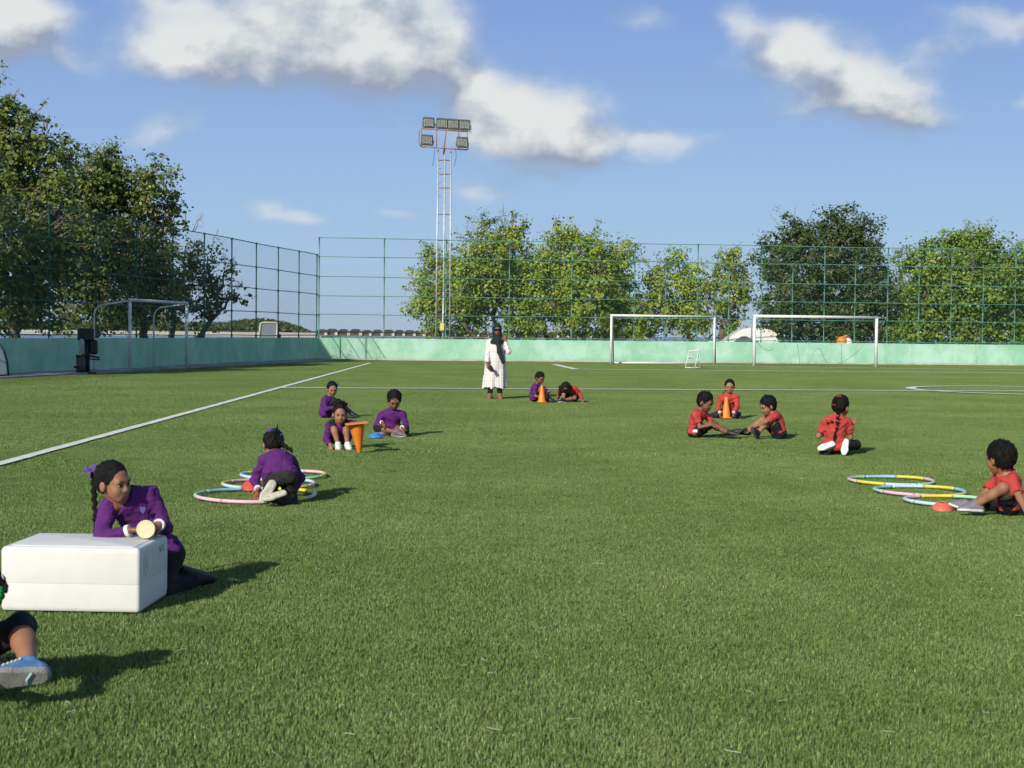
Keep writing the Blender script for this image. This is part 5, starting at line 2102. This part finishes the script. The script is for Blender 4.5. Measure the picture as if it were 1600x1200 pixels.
def ex3(d):
    ribbon(d, d['H'](-.01, -.098, .055), d['A'], M_ribp, .034)
    ribbon(d, d['H'](.035, -.10, .015), d['A'], M_ribp, .024, False)
    d_ = d['H']
    MB().tube([d_(-.075, -.02, .06), d_(-.03, -.06, .092), d_(.03, -.06, .092), d_(.075, -.02, .06)], .007, 6).build('hair_band', M_ribp, d['root'], True)


J3 = dict(pel=(438, 742, .02), nk=(432, 713, .26), hd=(427, 693, .36), look=(-.12, .80, -.58), cf=(0, .45, -.9), hf=(0, 1, 0),
          ls=(413, 719, .26), rs=(454, 720, .25), le=(402, 745, .26), lw=(403, 764, .14), re=(460, 745, .27), rw=(457, 772, .24), lh=(-.1, .35, -.93), rh=(0, .4, -.9), lp=(0, -.6, -.3), rp=(0, -.6, -.3),
          lk=(421, 778, .18), rk=(454, 780, .10), la=(421, 762, -.09), ra=(437, 779, -.12), lt=(-.50, -.22, -.84), lu=(-.20, .95, -.25), rt=(-.85, -.35, -.25), ru=(.2, .55, -.8))
person('crawling girl in purple seen from behind among the hoops', 430, 787, J3, .99, .007, GP, M_purple, ('long', 'long'), None, True, M_char, 1.0, hair='tied', hairx=hx3,
       shoe=M_char, sole=M_solec, hs=1.06, seed=6, extra=ex3, belly=.03)


# squatting girl by the inverted cone
def hx4(H, L, A, q):
    r = np.random.default_rng(8)
    out = [E_(H(.01, -.05, .10), np.array([.075, .05, .04]) * q, None, .03)]
    for i in range(22):
        out.append(E_(H(r.uniform(-.08, .10), r.uniform(-.07, .02), r.uniform(.07, .135)), (.02, .02, .018), None, .008))
    return out


J4 = dict(pel=(531, 682, .16), nk=(531, 664, .0), hd=(531, 646, -.08), look=(.10, -.96, -.16), cf=(.05, -.9, -.4), hf=(.05, -1, 0), rs=(515, 664, -.01), ls=(549, 663, .02),
          re=(512, 682, -.02), rw=(516, 695, -.14), le=(553, 672, -.15), lw=(558, 661, -.34), rh=(.15, -.3, -.95), rp=(.5, .5, 0), lh=(.6, -.6, .1), lp=(0, 0, -1),
          rk=(524, 673, -.22), lk=(543, 674, -.20), ra=(528, 694, -.10), la=(543, 694, -.08), rt=(.10, -.98, -.06), lt=(.25, -.95, -.06))
person('squatting girl in purple with one hand on the upside down cone', 530, 700, J4, 1.0, .009, GP, M_purple, ('long', 'long'), None, False, M_black, .18, skin=M_skin, hair='tied', hairx=hx4,
       shoe=M_shoew, sole=M_solec, hs=1.06, seed=8)


# seated girl behind with a purple bow
def hx5(H, L, A, q):
    return [E_(H(0, -.08, .03), (.03, .03, .03), None, .02), E_(H(-.075, -.02, .06), (.02, .03, .02), None, .02)]


J5 = dict(pel=(509, 645, .02), nk=(513, 622, .0), hd=(519, 607, -.05), look=(.25, -.90, -.34), cf=(.75, -.55, -.1), hf=(.95, -.3, 0), rs=(506, 626, -.08), ls=(523, 627, .05),
          re=(507, 640, -.18), rw=(523, 636, -.24), le=(533, 634, .05), lw=(540, 630, -.02), rh=(.9, -.2, .1), lh=(.8, -.3, -.2), rk=(532, 612, -.10), lk=(536, 612, .06), ra=(540, 646, -.12), la=(547, 645, .03),
          rt=(.95, -.25, -.05), lt=(.95, -.25, -.05))
person('seated girl with a purple bow behind the squatting girl', 528, 652, J5, 1.0, .010, GP, M_purple, ('long', 'long'), None, False, M_black, 1.0, hair='tied', hairx=hx5, shoe=M_shoeb, sole=M_soleg,
       hs=1.06, seed=10, extra=lambda d: ribbon(d, d['H'](-.085, -.0, .075), d['A'], M_ribp, .026, False))

# cross legged boy in purple
J6 = dict(pel=(611, 670, .05), nk=(612, 643, -.03), hd=(616, 624, -.10), look=(.12, -.80, -.58), cf=(0, -.98, -.15), hf=(0, -1, 0), rs=(595, 649, -.02), ls=(630, 648, -.02),
          re=(590, 661, -.05), rw=(597, 660, -.22), le=(634, 662, -.05), lw=(628, 668, -.24), rh=(.45, -.6, -.55), lh=(.2, -.7, -.6), rk=(583, 668, -.20), lk=(639, 672, -.18), ra=(618, 675, -.27), la=(603, 675, -.20),
          rt=(.95, -.25, -.05), lt=(-.9, -.4, -.05), ru=(.1, -.5, .8), lu=(0, -.5, .85))
person('cross legged boy in a purple jumper behind the blue marker', 610, 680, J6, 1.02, .009, GP, M_purple, ('long', 'long'), M_purpled, True, M_black, .30, skin=M_skin2, hair='short', shoe=M_shoem, sole=M_solec, hs=1.12, seed=12)

# boy in purple tee with the far cone
J7 = dict(pel=(835, 620, .05), nk=(838, 602, .0), hd=(844, 590, -.06), look=(.55, -.68, -.48), cf=(.85, -.5, -.1), hf=(.9, -.4, 0), rs=(835, 606, -.10), ls=(847, 606, .08),
          re=(838, 617, -.14), rw=(846, 620, -.24), le=(853, 612, .02), lw=(852, 618, -.08), rh=(.7, -.4, -.5), lh=(.3, -.4, -.8), rk=(850, 608, -.08), lk=(854, 611, .07), ra=(856, 623, -.06), la=(860, 624, .06), rt=(.95, -.3, 0), lt=(.95, -.3, 0))
person('boy in a purple tee sitting behind the far left upright cone', 842, 628, J7, .98, .011, GP, M_purple, ('short', 'short'), None, False, M_char, 0, .7, skin=M_skin2, hair='short', shoe=M_shoeb, sole=M_soleg, hs=1.10, seed=14)


# child in red bending forward, dark hair hanging
def hx8(H, L, A, q):
    out = []
    for i in range(9):
        x = -.07 + .0175 * i
        out.append(C_(H(x, -.01, .06), H(x * 1.15, .075, -.02 - .02 * abs(x) / .07), .022 * q, .018 * q, .02))
        out.append(C_(H(x * 1.15, .075, -.02), H(x * .95, .07, -.12), .018 * q, .010 * q, .02))
    out += [E_(H(0, .062, -.03), np.array([.072, .045, .085]) * q, A, .02)]
    out += [C_(L((875, 604, -.05)), L((873, 622, -.12)), .03, .02, .02)]
    return out


J8 = dict(pel=(894, 620, .14), nk=(889, 607, .02), hd=(884, 606, -.12), look=(-.08, -.62, -.78), hup=(0, -.75, .65), cf=(-.1, -.85, -.5), hf=(0, -1, 0), rs=(876, 609, -.02), ls=(899, 607, .0),
          re=(873, 617, -.05), rw=(869, 624, -.22), le=(905, 615, .02), lw=(909, 624, -.10), rh=(-.5, -.5, -.6), lh=(.5, -.4, -.75), rk=(882, 616, -.1), ra=(880, 624, -.25), lk=(904, 622, -.16), la=(882, 625, -.28),
          rt=(-.5, -.8, 0), lt=(-.9, -.4, .05), lu=(-.2, -.2, .9))
person('child in red bending over with dark hair hanging forward', 888, 627.5, J8, 1.0, .011, GR, M_red, ('long', 'short'), None, False, M_black, 0, .6, hair='tied', hairx=hx8, shoe=M_shoeb, sole=M_solec, hs=1.10, seed=16)

# boy in red at left, legs stretched
J9 = dict(pel=(1086, 675, .03), nk=(1092, 643, .0), hd=(1103, 627, -.04), look=(.80, -.42, -.44), cf=(.9, -.35, -.2), hf=(.95, -.3, 0), rs=(1087, 648, -.12), ls=(1101, 648, .10),
          re=(1092, 665, -.18), rw=(1112, 664, -.22), le=(1112, 658, .08), lw=(1116, 662, -.06), rh=(.85, -.1, -.35), lh=(.8, -.4, -.3), rk=(1113, 669, -.10), ra=(1137, 676, -.14), lk=(1120, 666, .10), la=(1143, 676, .08),
          rt=(.75, -.35, .15), lt=(.7, -.2, .5), ru=(-.2, -.5, .8), lu=(-.6, -.2, .7))


def ex9(d):
    a, k_, w = d['legs']['r']
    c = a + (k_ - a) * .12
    MB().box(c + np.array([-.005, -.088, .01]), (.065, .012, .042), None, .004).build('side_stripe', M_cuff, d['root'])


person('boy in red facing right with both legs stretched out', 1105, 683, J9, 1.02, .009, GR, M_red, ('short', 'short'), None, False, M_black, 0, .55, skin=M_skin2, hair='short', shoe=M_shoeb, sole=M_soleg, hs=1.16, hem=-.02, hairt=.011, seed=18, extra=ex9)


# girl in red behind the cone
def hx10(H, L, A, q):
    return [E_(H(0, -.085, .02), (.03, .03, .03), None, .02)] + chain(H(-.03, -.08, -.02), [L((1131, 612, -.0)), L((1129, 617, -.02))], .018, .014, 6, .003)


J10 = dict(pel=(1139, 644, .12), nk=(1139, 617, -.04), hd=(1140, 603, -.08), look=(.04, -.95, -.24), cf=(0, -.95, -.25), hf=(-.2, -1, 0), rs=(1126, 622, -.04), ls=(1151, 621, -.04),
           re=(1123, 636, -.08), rw=(1125, 645, -.22), le=(1154, 636, -.08), lw=(1146, 645, -.24), rh=(.05, -.25, -.95), lh=(-.05, -.25, -.95), rp=(1, 0, 0), lp=(-1, 0, 0),
           rk=(1118, 648, -.10), lk=(1147, 650, -.14), ra=(1112, 650, .16), la=(1152, 648, .18), rt=(-.5, .8, -.2), lt=(.3, .9, -.2), ru=(0, .2, -1), lu=(0, .2, -1))
person('girl in red kneeling behind the upright cone with white cuffs', 1136, 653, J10, 1.0, .010, GR, M_red, ('long', 'long'), None, True, M_char, 1.0, hair='tied', hairx=hx10, shoe=M_shoeb, sole=M_soleg, hs=1.06, seed=20)

# boy in red facing left
J11 = dict(pel=(1217, 676, .02), nk=(1208, 645, .0), hd=(1199, 633, -.04), look=(-.80, -.42, -.44), cf=(-.92, -.3, -.2), hf=(-.95, -.3, 0), ls=(1212, 650, -.12), rs=(1203, 648, .10),
           le=(1200, 657, -.20), lw=(1181, 666, -.16), re=(1190, 660, .10), rw=(1177, 668, .06), lh=(-.8, -.1, -.5), rh=(-.8, -.2, -.5), lk=(1203, 661, -.14), la=(1184, 677, -.22), rk=(1184, 658, .10), ra=(1167, 673, .12),
           lt=(-.35, -.55, .75), lu=(.75, .2, .6), rt=(-.95, -.2, .12), ru=(.1, .5, .85))
person('boy in red facing left, knees raised, dark soles toward the camera', 1205, 684.5, J11, 1.02, .009, GR, M_red, ('short', 'short'), None, False, M_black, 0, .72, hair='short', shoe=M_shoeb, sole=M_soleg, hs=1.14, hem=.01, hairt=.014, seed=22)


# kneeling girl in red seen from behind
def hx12(H, L, A, q):
    return [C_(H(0, -.08, .02), L((1309, 645, -.02)), .03, .022, .02)] + chain(L((1309, 645, -.03)), [L((1308, 662, -.09)), L((1304, 684, -.10))], .020, .012, 11, .005) + [C_(L((1304, 680, -.10)), L((1303, 689, -.10)), .016, .01, .01)]


M_print = mat('worn_print', (.28, .03, .028), .85)


def ex12(d):
    L = d['L']
    ribbon(d, d['H'](0, -.10, .075), d['A'], M_ribr, .032)
    for (x, y) in ((1309, 650), (1309, 658), (1307, 667)):
        MB().ell(L((x, y, -.115)), (.017, .012, .012)).build('hair_tie', M_ribr, d['root'], True)
    ribbon(d, d['H'](-.02, -.11, -.02), d['A'], M_ribr, .02, False)
    # worn dark lettering across the shoulders
    for (x0, x1) in ((1289, 1294), (1296, 1301)):
        a, b = L((x0, 657, -.115)), L((x1, 657, -.115))
        MB().box((a + b) / 2 + np.array([0, .02, 0]), (np.linalg.norm(b - a), .05, .012)).build('back_print', M_print, d['root'])


J12 = dict(pel=(1304, 695, .05), nk=(1308, 651, .04), hd=(1314, 634, .07), look=(.42, .86, -.25), hup=(.1, 0, 1), cf=(.15, .98, -.1), hf=(.1, 1, 0), ls=(1290, 659, .04), rs=(1325, 659, .06),
           le=(1283, 674, .06), lw=(1288, 678, .22), re=(1329, 677, .12), rw=(1331, 665, .20), lh=(.4, .6, -.3), rh=(.35, .2, .9), lk=(1281, 700, .42), rk=(1324, 690, .8), la=(1297, 698, -.04), ra=(1321, 696, .0),
           lt=(-.90, -.18, -.38), lu=(-.1, .75, -.65), rt=(-.12, -.5, -.85), ru=(0, .85, -.5))
person('kneeling girl in red seen from behind with a ribboned plait', 1303, 710, J12, 1.06, .008, GR, M_red, ('short', 'short'), None, False, M_black, 1.0, hair='tied', hairx=hx12, shoe=M_shoew, sole=M_shoew, hs=1.14, seed=24, extra=ex12)


# boy in red at the right edge
def ex13(d):
    c = d['nk']
    MB().tube([c + np.array([.046 * math.cos(a), .046 * math.sin(a), .012 + .006 * math.cos(a)]) for a in np.linspace(0, 6.28, 20)[:-1]], .007, 6, True).build('collar', M_redd, d['root'], True)


J13 = dict(pel=(1577, 787, .04), nk=(1573, 741, -.01), hd=(1562, 714, -.03), look=(-.72, .62, -.20), cf=(-.9, .3, -.1), hf=(-.95, -.1, 0), ls=(1581, 752, -.11), rs=(1560, 748, .12),
           le=(1592, 774, -.14), lw=(1606, 804, -.36), re=(1541, 770, .08), rw=(1524, 784, -.10), lh=(.5, -.3, -.75), rh=(-.5, -.2, -.8), rp=(-.3, -.6, -.2), lk=(1561, 766, -.22), la=(1525, 789, -.16), rk=(1556, 785, .40), ra=(1512, 787, .10),
           lt=(-.96, -.25, .04), lu=(.02, .2, 1), rt=(-.95, .2, .25), ru=(.2, 0, 1))
person('boy in red sitting at the right edge, hand on his white shoe', 1560, 803, J13, .99, .0065, GR, M_red, ('short', 'short'), None, False, M_black, 0, .74, hair='short', hairt=.016, hem=-.02, shoe=M_shoem, sole=M_shoew, hs=1.17, seed=26, extra=ex13)

# ------------------------------------------------------------------ the woman
M_tunic = bpy.data.materials.new('striped_tunic_cloth')
M_tunic.use_nodes = True
nt = M_tunic.node_tree
b = bsdf(M_tunic)
b.inputs['Roughness'].default_value = .85
tcn = nd(nt, 'ShaderNodeTexCoord')
sp_ = nd(nt, 'ShaderNodeSeparateXYZ')
nt.links.new(tcn.outputs['Object'], sp_.inputs[0])
ang_ = mth(nt, 'ARCTAN2', sp_.outputs[0], mth(nt, 'ADD', sp_.outputs[1], .02))
st_ = mth(nt, 'FRACT', mth(nt, 'MULTIPLY', ang_, 3.8))
ds_ = mth(nt, 'FRACT', mth(nt, 'MULTIPLY', sp_.outputs[2], 14.0))
f_ = mth(nt, 'MULTIPLY', mth(nt, 'LESS_THAN', st_, .15), mth(nt, 'LESS_THAN', ds_, .7))
mx = nd(nt, 'ShaderNodeMix', data_type='RGBA')
nt.links.new(f_, mx.inputs['Factor'])
mx.inputs['A'].default_value = (.74, .70, .66, 1)
mx.inputs['B'].default_value = (.20, .19, .20, 1)
nt.links.new(mx.outputs['Result'], b.inputs['Base Color'])
M_hijab = mat('dark_green_scarf', (.011, .026, .022), .85, var=.3, vscale=8, bump=.4, bscale=120)
M_tan = mat('tan_sandal', (.24, .135, .085), .7)


def exw(d):
    s, root, H, L, q, A = d['s'], d['root'], d['H'], d['L'], d['q'], d['A']
    pel, nk = d['pel'], d['nk']
    # tunic
    Ft = d['new']()
    hem = .235
    top_ = [C_(pel, pel * .5 + nk * .5, .222, .196, .06, (0, 1, 0), 1.30), C_(pel * .5 + nk * .5, nk - np.array([0, 0, .12]), .196, .165, .06, (0, 1, 0), 1.30),
            C_(d['arms']['l'][0], d['arms']['r'][0], .066, .066, .06), C_(pel, np.array([pel[0], pel[1], .05]), .222, .275, .06, (0, 1, 0), 1.25)]
    Ft.add(top_, [(np.array([0, 0, hem]), np.array([0, 0, -1.0]))])
    for sd in 'lr':
        a, e, w = d['arms'][sd]
        Ft.add([C_(a, e, .066, .058, .04), C_(e, w, .058, .056, .03)], [(e + (w - e) * .93, unit(w - e))], k=.04)
    # hanging folds of the skirt
    g = [Ft.lo[i] + Ft.h * np.arange(Ft.n[i]) for i in range(3)]
    X, Y, Z = np.meshgrid(*g, indexing='ij')
    an = np.arctan2(X - pel[0], -(Y - pel[1]))
    fall = np.clip((pel[2] + .1 - Z) / .6, 0, 1)
    Ft.F += (.018 * fall * np.sin(an * 6 + .8 * np.sin(Z * 6)) + .010 * fall * np.sin(an * 11 + 2)).astype(np.float32)
    Ft.folds(.008, 22, 3)
    d['emit']('tunic', Ft, M_tunic)
    # scarf
    Fh = d['new']()
    Fh.add([E_(H(0, -.012, .012), np.array([.094, .112, .112]) * q, A, .03), E_(H(0, .0, -.06), np.array([.082, .088, .075]) * q, A, .04),
            C_(nk + np.array([0, 0, .04]), nk - np.array([0, .03, .06]), .095, .165, .05, (0, 1, 0), 1.0)],
           [(nk - np.array([0, 0, .10]), np.array([0, 0, -1.0]))])
    Fh.add([C_(L((778, 533, -.19)), L((781, 550, -.21)), .056, .062, .03, (0, 1, 0), 2.2), C_(L((781, 550, -.21)), L((786, 566, -.225)), .062, .045, .03, (0, 1, 0), 2.2)], k=.03)
    Fh.carve([C_(H(0, .12, .012), H(0, .10, -.062), .058 * q, .050 * q, .01)], .015)
    Fh.folds(.008, 40, 12)
    d['emit']('head_scarf', Fh, M_hijab)
    gl = MB()
    for sg in (-1, 1):
        gl.box(H(sg * .031, .100, -.006), np.array([.052, .012, .036]) * q, A, .006)
    gl.tube([H(-.06, .085, .004), H(0, .108, .006), H(.06, .085, .004)], .004, 5)
    gl.tube([H(-.062, .09, .004), H(-.078, .02, .0)], .003, 5)
    gl.tube([H(.062, .09, .004), H(.078, .02, .0)], .003, 5)
    gl.build('sunglasses', mat('sunglass_lens', (.008, .008, .009), .12, spec=.7), root)


JW = dict(pel=(774, 563.5, .0), nk=(777, 530, .0), hd=(776.5, 514.5, -.03), look=(.10, -.99, -.06), cf=(.05, -1, 0), hf=(.05, -1, 0), rs=(764.5, 535, 0), ls=(789, 534.5, 0),
          re=(757, 552, -.05), rw=(761, 570, -.24), le=(793.5, 549, .0), lw=(789.5, 533, -.12), rh=(.25, -.25, -.93), rp=(.8, .4, 0), lh=(-.1, .05, 1), lp=(.1, 1, 0),
          rk=(766, 597, -.03), lk=(781, 597, -.03), ra=(766, 618.5, 0), la=(781, 618.5, 0), rt=(-.15, -.98, -.05), lt=(.15, -.98, -.05))
w_ = person('woman in a dark green head scarf and long striped white tunic', 773, 622.5, JW, 1.47, .011, None, None, bottom=M_black, legf=.86, skin=M_skin2, hair='none', shoe=M_tan, sole=M_tan,
            hs=.80, seed=30, extra=exw)
pp = AT(768, 576, G(773, 622.5)[1] - .36)
t = thing('mobile_phone', 'dark phone in the right hand of the standing woman', 'phone', pp)
MB().box((0, 0, 0), (.075, .012, .15), [[.85, 0, .5], [0, 1, 0], [-.5, 0, .85]], .004).build('phone_case', M_blk, t)
MB().box((0, -.0075, 0), (.066, .003, .135), [[.85, 0, .5], [0, 1, 0], [-.5, 0, .85]]).build('screen', M_blk, t)
